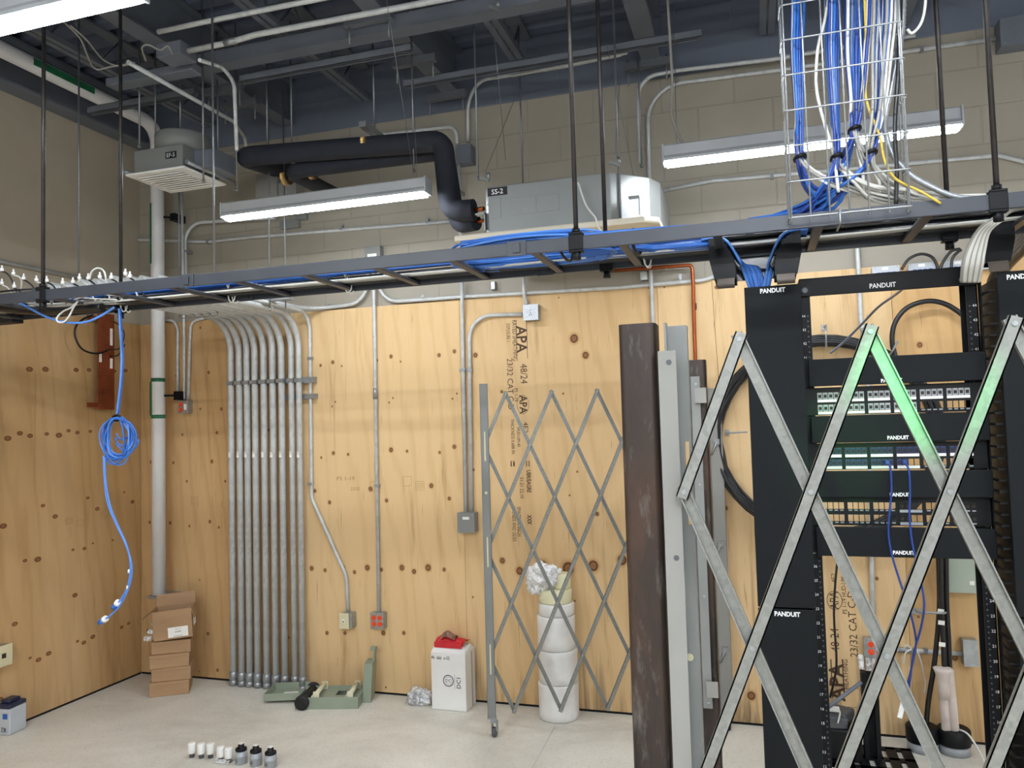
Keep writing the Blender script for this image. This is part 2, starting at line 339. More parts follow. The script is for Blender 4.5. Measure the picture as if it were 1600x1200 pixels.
# ================================================================ ROOM
YW = 4.49; XW = -4.17; ZC = 4.03; XR = 3.6; YB = -3.2
struct(MB().box(XW-.2, XR+.2, YB-.2, YW+.3, -.1, 0), 'floor', FLOOR)
struct(MB().box(XW-.2, XR+.2, YW+.019, YW+.22, 0, ZC+.15), 'wall_back', WALL, loc=(0, 0, 0))
struct(MB().box(XW-.22, XW-.019, YB-.2, YW+.019, 0, ZC+.15), 'wall_left', LEFTW)
FARW = pm('pale_room_paint', '#cfcdc8', .6, var=.02)
struct(MB().box(XR, XR+.2, YB-.2, YW+.019, 0, ZC+.15), 'wall_right', FARW)
struct(MB().box(XW-.019, XR, YB-.2, YB, 0, ZC+.15), 'wall_front', FARW)
mb = MB(); y = YB; prof = []
while y < YW + .019:
    prof += [(y, 0), (y+.075, 0), (y+.095, .05), (y+.135, .05)]; y += .155
vs = []; n = len(prof)
poly = prof + [(prof[-1][0], .12), (YB, .12)]
mb.prism(poly, (XW-.019, 0, ZC), (0, 1, 0), (0, 0, 1), (XR - XW + .019, 0, 0)); struct(mb, 'ceiling', DECK)
# saw-cut joint in the slab
a = Zp(868, 1133, 0); b = Zp(832, 1200, 0); d = (b - a).normalized(); a2 = a - d * .0; b2 = a + d * 3
mb = MB(); nn = Vector((-d.y, d.x, 0)) * .004; mb.add([a2+nn+V(0, 0, .0008), a2-nn+V(0, 0, .0008), b2-nn+V(0, 0, .0008), b2+nn+V(0, 0, .0008), a2+nn-V(0,0,.01), a2-nn-V(0,0,.01), b2-nn-V(0,0,.01), b2+nn-V(0,0,.01)], [(0, 3, 2, 1), (4, 5, 6, 7), (0, 1, 5, 4), (2, 3, 7, 6), (0, 4, 7, 3), (1, 2, 6, 5)])
struct(mb, 'trim_1', pm('joint_sealant', '#b9b6ae', .7))
# ---------------------------------------------------------------- plywood
KN_B = [(501,571,3),(520,566,4),(534,572,2),(589,563,3),(611,557,4),(626,565,2),(686,555,4),(710,549,4),(743,555,5),(897,529,9),(915,555,7),(873,465,1.5),(1025,450,1.5),(1038,449,1.5),(1014,450,1.5),(1119,449,3),(524,628,2),(519,635,2),(614,622,2),(608,629,2),(714,615,2),(707,623,2),(521,708,4),(502,715,2.5),(544,710,3),(611,703,5),(636,705,3),(687,707,3),(710,698,4.5),(492,767,4),(515,785,4),(579,764,5),(604,782,4),(674,759,5),(702,779,4),(487,888,5),(508,891,4),(536,887,5),(554,894,4),(574,887,6),(596,890,4),(628,887,6),(647,893,5),(669,887,7),(694,890,4),(729,886,5),(738,868,9),(785,876,6),(784,612,3),(740,734,2.5),(880,615,2),(933,803,4),(890,774,2),(812,892,8),(848,885,12),(888,888,13),(927,884,11),(972,875,10),(1134,794,4),(902,737,2),(1122,662,4),(511,989,4),(539,989,4),(599,989,5),(631,989,4),(729,933,2),(739,933,2),(603,1074,2),(451,996,3),(465,1028,2),(1174,1087,8),(898,939,2),(313,639,3),(346,639,4),(285,679,3),(339,676,4),(236,722,4),(271,723,3.5),(331,721,4.5),(292,752,3),(352,752,3),(234,816,4),(266,817,4),(296,822,3),(328,815,4),(342,824,3),(257,519,4),(276,587,4),(326,582,4),(325,990,4),(231,985,4),(340,1047,4),(311,1049,2),(312,906,2),(1437,539,5),(1370,904,3),(1492,1028,5),(1435,964,2),(313,512,3),(420,672,3),(420,820,3),(445,1028,2),(980,700,3)]
KN_L = [(12,685,6),(31,677,5),(47,681,5),(73,678,4),(92,680,6),(107,673,4),(121,676,4.5),(141,674,4),(67,790,4),(137,778,4),(86,807,5),(152,795,5),(5,822,6),(194,769,3),(39,876,4),(59,874,6),(132,857,4),(145,849,2.5),(114,859,3),(176,844,3),(207,784,5),(46,577,6),(71,577,6),(119,578,5),(139,578,5),(179,580,4),(196,579,5),(117,930,5),(23,975,5),(76,1021,5),(60,1031,5),(47,1028,3),(145,995,5),(131,1004,4.5),(121,1002,3),(201,974,4),(190,980,4.5),(0,1093,5)]
def add_knot(mb, P, U, W, N, r, rw):
    seg = 16; o = len(mb.v); P = P + N * .0006; vs = [P] + [P + U * (math.cos(2*PI*k/seg) * rw) + W * (math.sin(2*PI*k/seg) * r) for k in range(seg)]
    mb.add(vs, [(0, 1 + k, 1 + (k+1) % seg) for k in range(seg)]); mb.kuv[o] = (0, 0)
    for k in range(seg): mb.kuv[o+1+k] = (math.cos(2*PI*k/seg), math.sin(2*PI*k/seg))
def panel(u0, u1, side, idx, z1=2.45, z0=.014):
    mb = MB(); mb.kuv = {}
    if side == 'b':
        mb.box(u0+.001, u1-.001, YW, YW+.0185, z0, z1); U, W, N = V(1, 0, 0), V(0, 0, 1), V(0, -1, 0)
        for x, y, r in KN_B:
            p = Yp(x, y, YW); R = max(.004, r * .0037) * 1.55
            if u0 + R < p.x < u1 - R and z0 + R < p.z < z1 - R: add_knot(mb, p, U, W, N, R * 1.05, R * .95)
    else:
        mb.box(XW-.0185, XW, u0+.001, u1-.001, z0, z1); U, W, N = V(0, 1, 0), V(0, 0, 1), V(1, 0, 0)
        for x, y, r in KN_L:
            p = Xp(x, y, XW); R = max(.004, r * .0034) * 1.55
            if u0 + R < p.y < u1 - R and z0 + R < p.z < z1 - R: add_knot(mb, p, U, W, N, R, R * 1.5)
    return mb
UX, UZ, DN = V(1, 0, 0), V(0, 0, 1), V(0, 0, -1)
def stamp(mb, st, px, py, hpx, O='down', mi=1, bold=0, sx=1.0):
    p = Yp(px, py, YW - .0009); h = hpx * .0037
    if O == 'down': mb.text(st, h, p, DN, UX, mi, bold=bold, sx=sx)
    elif O == 'up': mb.text(st, h, p, UZ, -UX, mi, bold=bold, sx=sx)
    else: mb.text(st, h, p, UX, UZ, mi, bold=bold, sx=sx)
def bar(mb, x0, y0, x1, y1, mi=1): a = Yp(x0, y0, YW); b = Yp(x1, y1, YW); mb.box(min(a.x, b.x), max(a.x, b.x), YW-.0012, YW-.0006, min(a.z, b.z), max(a.z, b.z), mi)
def sqstamp(mb, px, py, r, side='b', mi=1, n=2):
    for k in range(n):
        q = r * (1 - .42 * k); p = Yp(px, py, YW-.0009) if side == 'b' else Xp(px, py, XW+.0009); U = V(1, 0, 0) if side == 'b' else V(0, 1.25, 0); t = .0017
        for a, b, c, e in ((-q, q, -q, -q+t), (-q, q, q-t, q), (-q, -q+t, -q, q), (q-t, q, -q, q)):
            if side == 'b': mb.box(p.x+a, p.x+b, YW-.0010, YW-.0005, p.z+c, p.z+e, mi)
            else: mb.box(XW+.0005, XW+.001, p.y+a*1.25, p.y+b*1.25, p.z+c, p.z+e, mi)
seams = [XW+.0005, -2.95, -1.73, -.51, .71, 1.93]
names = ['pale plywood sheet on the back wall in the corner behind the white pipe', 'plywood sheet on the back wall beside the nine tall conduits', 'plywood sheet stamped with large dark lettering behind the small folding gate', 'plywood sheet on the back wall behind the rusty steel posts, with a crack down it', 'plywood sheet on the back wall behind the open rack and wall boxes']
# pale ghost stamps and bold stamps belong to the face of their sheet
for i in range(5):
    mb = panel(seams[i], seams[i+1], 'b', i)
    if i == 0:
        sqstamp(mb, 304, 783, .03, n=2, mi=2); stamp(mb, 'APA', 347, 788, 6, 'up', 2); stamp(mb, 'RATED SHEATHING', 332, 785, 2.6, 'up', 2)
    if i == 1:
        for k, (px, py) in enumerate([(585, 760), (636, 752)]): sqstamp(mb, px, py, .03, n=1, mi=2)
        stamp(mb, 'PS 1-19', 540, 748, 9, 'h', 2, sx=1.3); stamp(mb, '23/32', 555, 764, 8, 'h', 2); sqstamp(mb, 656, 759, .028, n=3, mi=2)
    if i == 2:
        stamp(mb, 'RATED SHEATHING', 804, 532, 11, sx=.7); stamp(mb, 'EXPOSURE 1', 794, 520, 9, sx=.62); stamp(mb, 'APA', 814, 530, 25, bold=.02, sx=.95)
        for q in (806.5, 823): bar(mb, q, 500, q+1, 560)
        stamp(mb, '48/24', 818, 584, 17, sx=.85); stamp(mb, '23/32 CAT C-D', 797, 600, 14, sx=.92); stamp(mb, 'PS 1-19', 806, 617, 9, sx=.8)
        stamp(mb, 'APA', 817, 632, 18, bold=.02, sx=.9); p = Yp(817, 632, YW-.0009); mb.ring(p, UX, UZ, .036, .0022, 1, e=1.55)
        stamp(mb, '4E2', 821, 668, 12); stamp(mb, 'THICKNESS 0.688 IN', 801, 682, 8, sx=.8); stamp(mb, 'HUD-UM-40', 810, 683, 8, sx=.75)
        for q in (798, 803): bar(mb, q, 722, q+1.4, 728)
        for q in (798, 802, 822, 826): bar(mb, q, 720, q+1.5, 729)
        stamp(mb, 'UBR/EAGRE', 826, 752, 10, bold=.02, sx=.7); stamp(mb, '31-21 22,10', 815, 762, 9, sx=.8); stamp(mb, 'SPACE 1/8 INCH', 811, 815, 9, sx=.75)
        stamp(mb, 'AT ENDS AND SIDES', 803, 818, 9, sx=.7); stamp(mb, 'XXX', 827, 812, 10, bold=.03, sx=.7)
    if i == 3:
        a, b = Yp(1112, 440, YW), Yp(1190, 980, YW); mb.add([(a.x-.0012, YW-.0007, a.z), (a.x+.0012, YW-.0007, a.z), (a.x+.019, YW-.0007, 1.8), (a.x+.0165, YW-.0007, 1.8)], [(0, 1, 2, 3)], 1)
        mb.add([(a.x+.0165, YW-.0007, 1.8), (a.x+.019, YW-.0007, 1.8), (a.x+.02, YW-.0007, .1), (a.x+.018, YW-.0007, .1)], [(0, 1, 2, 3)], 1)
    if i == 4:
        pass
    if i in (3, 4) and i == 3:
        stamp(mb, '4E2', 1303, 903, 9, 'up'); stamp(mb, 'APA', 1304, 938, 17, 'up', sx=.8); p = Yp(1304, 938, YW-.0009); mb.ring(p, UX, UZ, .036, .003, 1, e=1.3)
        stamp(mb, '48-24', 1305, 1000, 16, 'up', sx=.9); stamp(mb, 'PS 1-19 HUD-UM-40', 1319, 925, 9, 'up', sx=.8); stamp(mb, '23/32 CAT C-D', 1333, 975, 15, 'up', sx=.95)
        stamp(mb, 'APA', 1309, 1066, 28, 'up', bold=.02, sx=1.0); stamp(mb, 'SHEATHING', 1322, 1056, 9, 'up', sx=.95)
        for q in (1299, 1317): bar(mb, q, 1030, q+1.2, 1090)
        sqstamp(mb, 1328, 1090, .05, n=1)
    o = mb.build('plywood_panel', [PLY[i], INKB, INKP]); tag(o, names[i], 'plywood panel', 'plywood sheets on the back wall')
for i, (a, b) in enumerate([(3.36, 4.49), (2.14, 3.36), (.92, 2.14)]):
    mb = panel(a, b, 'l', i)
    if i == 0: sqstamp(mb, 165, 802, .032, 'l', 2); sqstamp(mb, 108, 814, .02, 'l', 2); sqstamp(mb, 126, 817, .02, 'l', 2, 1)
    o = mb.build('plywood_panel', [PLY[(5, 0, 1)[i]], INKB, INKP]); tag(o, ['knotty plywood sheet on the left wall beside the corner', 'plywood sheet on the left wall at the photo edge', 'plywood sheet on the left wall furthest toward the viewer'][i], 'plywood panel', 'plywood sheets on the left wall')
struct(MB().box(XW, XR, YW+.004, YW+.0188, .0, .0138), 'shade_strip_back', BLK); struct(MB().box(XW-.0188, XW-.004, YB, YW, 0, .0138), 'shade_strip_left', BLK)  # black strips paint in the shade of the gap under the plywood
# ================================================================ CEILING STEEL
def ibeam(name, X0, X1, Y0, Y1, z0, h, wd, label, mt=DSTEEL):
    mb = MB(); t = .01
    if X1 - X0 > Y1 - Y0:
        yc = (Y0+Y1)/2; mb.box(X0, X1, yc-wd/2, yc+wd/2, z0, z0+t); mb.box(X0, X1, yc-wd/2, yc+wd/2, z0+h-t, z0+h); mb.box(X0, X1, yc-.005, yc+.005, z0+t, z0+h-t)
    else:
        xc = (X0+X1)/2; mb.box(xc-wd/2, xc+wd/2, Y0, Y1, z0, z0+t); mb.box(xc-wd/2, xc+wd/2, Y0, Y1, z0+h-t, z0+h); mb.box(xc-.005, xc+.005, Y0, Y1, z0+t, z0+h-t)
    return tag(mb.build(name, mt), label, 'steel beam')
ibeam('steel_beam', -1.77, -1.67, -3.1, 4.5, 3.73, .298, .1, 'grey steel beam running back above the black insulated pipe')
ibeam('steel_beam', -.54, -.43, -3.1, 4.5, 3.73, .298, .11, 'grey steel beam running back above the suspended ceiling unit')
ibeam('steel_beam', -3.0, -2.88, -3.1, 4.5, 3.73, .298, .11, 'grey steel beam running back above the ventilation fan')
ibeam('steel_beam', .75, .86, -3.1, 4.5, 3.73, .298, .11, 'grey steel beam running back above the wire basket')
mb = MB(); mb.box(XW-.019, XW+.12, YB, YW+.015, 3.73, 3.745); mb.box(XW-.019, XW+.12, YB, YW+.015, 4.0, 4.015); mb.box(XW+.04, XW+.055, YB, YW+.015, 3.745, 4.0); struct(mb, 'trim_2', DSTEEL)
# open web joists between them
def joist(X, lab):
    t = thing('bar_joist', lab, 'bar joist', (X, 3, 3.80))
    mb = MB(); mb.box(X-.04, X-.006, -3, 4.48, 3.80, 3.806); mb.box(X-.04, X-.034, -3, 4.48, 3.806, 3.83); mb.box(X+.006, X+.04, -3, 4.48, 3.80, 3.806); mb.box(X+.034, X+.04, -3, 4.48, 3.806, 3.83); mb.build('bottom_chord', DSTEEL, t)
    mb = MB(); mb.box(X-.04, X+.04, -3, 4.48, 4.015, 4.029); mb.build('top_chord', DSTEEL, t)
    mb = MB(); y = -2.8; pts = []; k = 0
    while y < 4.45: pts.append((X, y, 3.803 if k % 2 else 4.02)); y += .17; k += 1
    mb.tube(pts, .008, 6); mb.build('web', DSTEEL, t)
for X, l in ((-1.25, 'open web roof joist right of the centre beam'), (-2.35, 'open web roof joist left of the centre beam'), (.15, 'open web roof joist above the right strip light'), (-3.55, 'open web roof joist above the fan near the left wall')): joist(X, l)
# beams and channels that run across
def xb(name, X0, X1, Y, z, w_, h_, mt, label, cat='strut channel', slots=False):
    mb = MB()
    if slots:
        mb.box(X0, X1, Y-w_/2, Y-w_/2+.003, z, z+h_); mb.box(X0, X1, Y+w_/2-.003, Y+w_/2, z, z+h_); mb.box(X0, X1, Y-w_/2, Y+w_/2, z+h_-.003, z+h_); mb.box(X0, X1, Y-w_/2, Y-w_/4, z, z+.003); mb.box(X0, X1, Y+w_/4, Y+w_/2, z, z+.003)
    else: mb.box(X0, X1, Y-w_/2, Y+w_/2, z, z+h_)
    return tag(mb.build(name, mt), label, cat)
xb('cross_beam', -2.95, 3.4, 3.50, 3.655, .09, .075, DSTEEL, 'light grey square steel tube crossing under the roof beams', 'cross beam')
xb('cross_beam', -4.1, 3.4, 2.75, 3.655, .09, .075, DSTEEL, 'grey square steel tube crossing the ceiling nearer the viewer', 'cross beam')
CH = 'strut channels under the roof'
for X0, X1, Y, z, l in ((-3.75, -2.98, 3.64, 3.6, 'slotted strut channel beside the white overhead pipe'), (-2.66, -1.62, 3.62, 3.61, 'pair channel crossing behind the centre beam, left part'), (-1.83, -.18, 3.98, 3.6, 'long strut channel hanging above the suspended ceiling unit')):
    o = xb('strut_channel', X0, X1, Y, z, .041, .041, STRUT, l, slots=True); o['group'] = CH
# beam clamps: short channel under a beam with two hanging stubs
def clamp(X, Y, lab, w_=.26):
    t = thing('beam_clamp', lab, 'beam clamp', (X, Y, 3.68), 'channel clamps under the roof beams')
    MB().box(X-w_/2, X+w_/2, Y-.02, Y+.02, 3.688, 3.729).build('channel', STRUT, t)
    for s in (-1, 1): MB().cyl((X+s*w_*.42, Y, 3.6), (X+s*w_*.42, Y, 3.75), .005, 6).build('rod_stub', ROD, t)
for x, y, l in ((576, 33, 'channel clamp under the centre beam, nearest the viewer'), (648, 98, 'channel clamp halfway along the centre beam'), (697, 152, 'channel clamp at the wall end of the centre beam'), (1011, 103, 'channel clamp under the beam above the ceiling unit'), (350, 143, 'channel clamp under the left beam behind the rods'), (375, 165, 'channel clamp under the left beam near the wall')):
    p = Zp(x, y, 3.70); clamp(p.x, p.y, l)
# ================================================================ CONDUITS
def conduit(label, pts, r=.0117, bend=.13, group=None, straps=(), mt=EMT, name='conduit', coup=()):
    t = thing(name, label, 'conduit', pts[0], group)
    MB().tube(fillet(pts, bend), r, 10).build('pipe', mt, t)
    for p, ax in straps:
        p = Vector(p); m = MB()
        if ax == 'z': m.box(p.x-r-.002, p.x+r+.002, p.y-r-.002, YW-.0005 if p.z < 2.45 else YW+.018, p.z-.009, p.z+.009); m.box(p.x-r-.022, p.x-r, YW-.003 if p.z < 2.45 else YW+.015, YW-.0005 if p.z < 2.45 else YW+.018, p.z-.009, p.z+.009)
        else: m.box(p.x-.009, p.x+.009, p.y-r-.002, YW-.0005 if p.z < 2.45 else YW+.018, p.z-r-.002, p.z+r+.002); m.box(p.x-.009, p.x+.009, YW+.015, YW+.018, p.z+r, p.z+r+.02)
        m.build('strap', ZINC, t)
    for p, ax in coup:
        p = Vector(p); q = V(0, 0, .035) if ax == 'z' else V(.035, 0, 0); MB().cyl(p-q, p+q, r+.003, 12).build('coupling', ZINC, t)
    return t
def yw(*pp, Y=None): return [Yp(x, y, Y or YW-.016) for x, y in pp]
CW = YW + .004      # centre of a conduit clipped to the block wall
PB = YW - .016; PV = PB - .026      # centre of one clipped to the plywood
U_ = lambda x, y: Yp(x, y, CW)
B_ = lambda x, y: Yp(x, y, PB)
conduit('conduit rising near the corner and running right under the left strip light', [U_(157, 445), U_(157, 373), U_(325, 378), U_(400, 370), U_(740, 343)], straps=[(U_(325, 378), 'x'), (U_(534, 357), 'x'), (U_(668, 346), 'x')])
conduit('short conduit rising beside the white pipe and turning right behind the left light', [Yp(290, 440, PV), Yp(289, 349, PV), Yp(430, 340, PV)], straps=[(Yp(289.5, 393, PV), 'z')])
conduit('long conduit on the block wall under the right strip light, bending down at the edge', [U_(1015, 302), U_(1110, 283), U_(1560, 243), U_(1640, 262), U_(1640, 385)], straps=[(U_(1206, 276), 'x'), (U_(1405, 257), 'x')], bend=.1)
c3 = conduit('straight vertical conduit down to the four-socket orange outlet box', [Yp(583, 405, PB), Yp(584.5, 470, PB), Yp(585, 498, PB), Yp(592, 957, PB)], bend=.05, straps=[(B_(590, 759), 'z')], coup=[(B_(586.5, 615), 'z')])
conduit('conduit that drops from the wall box and turns left along the top of the plywood', [Yp(574, 405, PB), Yp(574.5, 473, PB), Yp(484, 484, PB), V(Yp(484, 484, PB).x-.02, 4.1, Yp(484, 484, PB).z)], bend=.17, straps=[(U_(514, 480), 'x')])
conduit('conduit that drops from the wall box and turns right along the top of the plywood', [B_(591, 405), B_(592, 473), B_(720, 464), B_(960, 450), B_(1100, 438), B_(1160, 415)], bend=.17, straps=[(U_(659, 468), 'x'), (U_(1063, 436), 'x')])
conduit('conduit that kinks diagonally down to the ivory data outlet', [V(Yp(484, 488, PB).x, 3.1, Yp(484, 488, PB).z), Yp(484, 488, PB), Yp(484.5, 560, PB), Yp(487, 778, PB), Yp(541, 900, PB), Yp(544, 957, PB)], bend=.13, straps=[(B_(485, 560), 'z'), (B_(485.5, 620), 'z'), (B_(485.5, 756), 'z')])
conduit('left conduit of the pair dropping to the grey junction box', [Yp(722, 438, PV), Yp(722, 474, PV), Yp(722.5, 500, PB), B_(728, 800)], bend=.03, straps=[(B_(724, 578), 'z')])
conduit('right conduit of the pair, looping over to the white square box', [B_(736.5, 800), B_(733, 494), B_(816, 491)], bend=.14, straps=[(B_(734.5, 578), 'z')])
conduit('short conduit rising from the white square box behind the cable runway', [B_(824, 478), Yp(822, 472, PB), Yp(819, 460, PV), Yp(817, 425, PV)], bend=.03)
conduit('grey conduit dropping behind the taller rusty post', [Yp(1017, 422, PV), Yp(1018, 452, PV), Yp(1019, 470, PB), B_(1024, 620)], bend=.03)
conduit('outer of two big-bend conduits beside the ceiling unit, with a cut lower end', [Yp(1001, 256, 4.42), Yp(996, 122, 4.42), Yp(1060, 110, 4.42), Yp(1205, 93, 4.42), Yp(1430, 55, 4.42)], bend=.22)
conduit('inner of the two big-bend conduits beside the ceiling unit, running down behind it', [U_(1015, 293), U_(1011, 136), U_(1200, 112), U_(1560, 60)], bend=.2, straps=[(U_(1058, 128), 'x'), (U_(1440, 78), 'x')])
conduit('conduit rising from the small dark box and bending right under the strut channel', [Yp(731, 222, CW), Yp(731, 128, CW), Yp(800, 117, CW-.2), Yp(880, 104, CW-.3), Yp(970, 85, CW-.4)], bend=.16)
conduit('conduit dropping from the small dark box behind the insulated pipe', [Yp(717, 255, PV), Yp(721, 434, PV)], straps=[(Yp(717.5, 300, PV), 'z')])
conduit('conduit running above the insulated pipe and turning down into the small dark box', [U_(345, 241), U_(500, 224), U_(600, 210), U_(712, 197), U_(715, 225)], bend=.12)
conduit('thin vertical conduit behind the open rack, kinked at the top', [Yp(1337, 345, PB), Yp(1340, 400, PB), Yp(1342, 440, PB), B_(1345, 500), B_(1356, 560), B_(1362, 880), B_(1365, 1003)], bend=.08)
conduit('horizontal conduit between the two low wall boxes behind the rack', [B_(1380, 1014), B_(1508, 1022)], straps=[(B_(1446, 1017), 'x')], coup=[(B_(1415, 1016), 'x')])
# ceiling conduits
CZ = lambda x, y, z=3.6: Zp(x, y, z)
conduit('bright ceiling conduit from the dark junction box, slanting up to the right', [CZ(292, 80), CZ(355, 67), CZ(400, 54), CZ(560, 24), CZ(760, -14)], bend=.3, r=.014, coup=[(CZ(360, 65), 'x')])
conduit('ceiling conduit highest of the bright ones near the top edge', [CZ(247, 50, 3.62), CZ(330, 32, 3.62), CZ(450, 8, 3.62), CZ(620, -25, 3.62)], bend=.2, r=.012)
conduit('thin conduit dropping diagonally past the fan toward the wall', [Zp(200, 97, 3.55), Zp(365, 190, 3.55), Yp(383, 215, 4.35), Yp(385, 240, 4.4)], bend=.08, r=.0117)
conduit('conduit curving down in front of the left beam', [CZ(312, 94, 3.5), Yp(350, 106, 3.4), Yp(366, 130, 3.4), Yp(370, 235, 3.4)], bend=.12, r=.01)
conduit('conduit on the left wall just above the plywood', [V(XW+.005, 4.3, 2.70), V(XW+.005, 1.2, 2.70)])
conduit('conduit above the strut channel on the right side of the ceiling', [CZ(800, 118, 3.62), CZ(905, 98, 3.62), CZ(980, 82, 3.62)], r=.01)
# three conduits to the orange outlet near the white pipe
for i, (dx, l) in enumerate(((276, 'left'), (286.5, 'middle'), (295, 'right'))):
    pts = [Yp(dx + (2, 0, -1)[i], 505, PB), Yp(dx + 1.5, 540, PB), B_(dx+1+(.5, 0, -2)[i], 624)]
    if i == 0: pts = [Yp(255, 500, PB), Yp(272, 501, PB)] + [Yp(278, 515, PB)] + pts[1:]
    if i == 2: pts = [Yp(325, 495, PB), Yp(298, 503, PB)] + pts[1:]
    if i == 1: pts = [Yp(284, 300, PV-.028)] + [Yp(286, 430, PV-.028)] + [Yp(287, 450, PV), Yp(287, 490, PB)] + pts[1:]
    conduit('%s of three thin conduits above the small outlet by the white pipe' % l, pts, r=.0095, bend=.06)
# nine big conduits
t_ = thing('strut_channel', 'wide strut channel holding the nine tall conduits to the wall', 'strut channel', (-3.06, 4.46, 2.0), 'channels behind the tall conduits')
MB().box(-3.385, -2.74, 4.448, YW-.0005, 1.975, 2.015).build('channel', ZINC, t_)
t2_ = thing('strut_channel', 'shorter strut channel just below the wide one, behind the right-hand tall conduits', 'strut channel', (-2.83, 4.46, 1.9), 'channels behind the tall conduits')
MB().box(-2.96, -2.735, 4.46, YW-.0005, 1.872, 1.905).build('channel', ZINC, t2_)
ords = ['first', 'second', 'third', 'fourth', 'fifth', 'sixth', 'seventh', 'eighth', 'ninth']
for i, px in enumerate((359.5, 372.5, 384.5, 397, 411, 425, 439, 454, 466)):
    X = Yp(px, 700, 4.41).x; r = .0215 if i < 7 else .019; Yc = 4.447 - r; zt = 2.425
    t = thing('tall_conduit', 'tall steel conduit, %s from the left of the nine bending off the wall' % ords[i], 'conduit', (X, Yc, .02), 'row of nine tall conduits')
    MB().tube(fillet([(X, Yc, .075), (X, Yc, zt), (X, 3.02+.02*(i % 3), zt+.003)], .22+.015*math.sin(i*2.3), 10), r, 14).build('pipe', EMT, t)
    MB().lathe([(r+.006, 0), (r+.007, .03), (r+.004, .032), (r+.004, .036), (r+.007, .038), (r+.007, .085), (r+.002, .092)], (X, Yc, .002), 16).build('end_bushing', ZINC, t)
    m = MB(); m.box(X-r-.004, X+r+.004, Yc-r-.003, 4.447, 1.982, 2.008); m.build('pipe_clamp', ZINC, t)
    q = Yp(px, 710, Yc); m = MB(); seg = 6
    m.sheet([[(X + math.cos(a)*(r+.0004), Yc - math.sin(a)*(r+.0004), q.z + h) for a in [PI*.5 - .55 + 1.1*k/5 + .2 for k in range(6)]] for h in (-.02, .02)], .0006); m.build('label', LAB, t)
# trapeze carrying their horizontal run
t = thing('trapeze_channel', 'bright strut trapeze carrying the tall conduits where they turn off the wall', 'strut channel', (-2.9, 4.05, 2.45))
MB().box(-3.45, -2.62, 4.0, 4.041, 2.45, 2.486).build('channel', ZINC, t)
for i, X in enumerate((-3.41, -3.35, -3.29, -3.23, -3.17)): MB().tube([(X+.03*math.cos(a), 4.02, 2.402+.014*math.sin(a)) for a in [2*PI*k/8 for k in range(8)]], .003, 5, closed=True).build('clip', ZINC, t)
for X in (-3.43, -2.66): MB().cyl((X, 4.02, 2.40), (X, 4.02, 3.73), .005, 6).build('rod', ROD, t)
# ================================================================ WHITE PIPE
Xv, Yv = -3.90, 4.36
t = thing('vent_pipe', 'white plastic pipe dropping down the corner with green tape on it', 'pipe', (Xv, Yv, .58))
MB().tube(fillet([(Xv, Yv, .585), (Xv, Yv, 3.815), (Xv, .5, 3.83)], .13, 10), .0445, 20).build('pipe', PVC, t)
for z0_, z1_ in ((2.025, 2.05), (1.775, 1.80)): MB().cyl((Xv, Yv, z0_), (Xv, Yv, z1_), .0462, 20).build('green_tape', GRN, t)
MB().ob((Xv-.028, Yv-.038, 1.91), (.03, .006, .23), rz=-.55).build('green_tape', GRN, t)
MB().ob((Xv-.02, Yv-.042, 3.05), (.018, .004, .42), rz=-.4).build('green_tape', GRN, t)
MB().box(Xv+.0445-.012, Xv+.0445, 3.35, 3.78, 3.80, 3.84).build('green_tape', GRN, t)
m = MB(); m.box(Xv-.06, Xv+.12, 4.31, YW-.0005, .565, .582); m.box(Xv+.06, Xv+.12, 4.30, YW-.0005, .545, .565); m.build('support_bracket', ZINC, t)
m = MB(); m.tube([(Xv+.02, Yv, 1.93), (Xv+.10, Yv+.04, 1.93)], .008, 8); m.box(Xv+.075, Xv+.12, 4.42, YW-.0005, 1.90, 1.96); m.build('clamp', BLK, t)
m = MB(); m.tube([(Xv+.02, Yv, 3.17), (Xv+.10, Yv+.06, 3.17)], .008, 8); m.box(Xv+.07, Xv+.11, 4.40, YW+.0185, 3.15, 3.20); m.build('clamp', BLK, t)
# ================================================================ WALL BOXES
def plate_box(name, label, px, py, wpx, hpx, dep, mt, cat='junction box', Y0=None, lid=True):
    Yb = (Y0 or YW) - .0005; p = Yp(px, py, Yb-dep); w_ = wpx*.0036/2; h_ = hpx*.0036/2; t = thing(name, label, cat, (p.x, Yb, p.z-h_))
    MB().box(p.x-w_, p.x+w_, Yb-dep, Yb, p.z-h_, p.z+h_).build('body', mt, t, bevel=.003)
    if lid: cv = MB().box(p.x-w_-.001, p.x+w_+.001, Yb-dep-.003, Yb-dep, p.z-h_-.001, p.z+h_+.001).build('cover', mt, t, bevel=.001)
    if lid:
        for a in (-1, 1):
            for b in (-1, 1): MB().cyl((p.x+a*w_*.82, Yb-dep-.0045, p.z+b*h_*.82), (p.x+a*w_*.82, Yb-dep-.003, p.z+b*h_*.82), .003, 8).build('screw', ZINC, cv)
    return t, p, w_, h_, Yb-dep-.003
def duplex(t, x, yf, z):
    for dz in (.019, -.019):
        m = MB(); m.cyl((x, yf, z+dz), (x, yf-.004, z+dz), .0155, 18); m.box(x-.007, x-.005, yf-.0045, yf-.004, z+dz, z+dz+.007, 1); m.box(x+.005, x+.007, yf-.0045, yf-.004, z+dz, z+dz+.007, 1); m.cyl((x, yf-.004, z+dz-.006), (x, yf-.0045, z+dz-.006), .0025, 8, 1); m.build('receptacle', [ORG, INK], t)
t, p, w_, h_, yf = plate_box('outlet_box', 'steel box with four orange sockets low on the plywood', 589, 970, 25, 27, .05, BOXG, 'outlet box')
duplex(t, p.x-.02, yf, p.z); duplex(t, p.x+.021, yf, p.z)
t, p, w_, h_, yf = plate_box('outlet_box', 'small steel box with a pair of orange sockets beside the white pipe', 286, 636, 22, 24, .05, BOXG, 'outlet box')
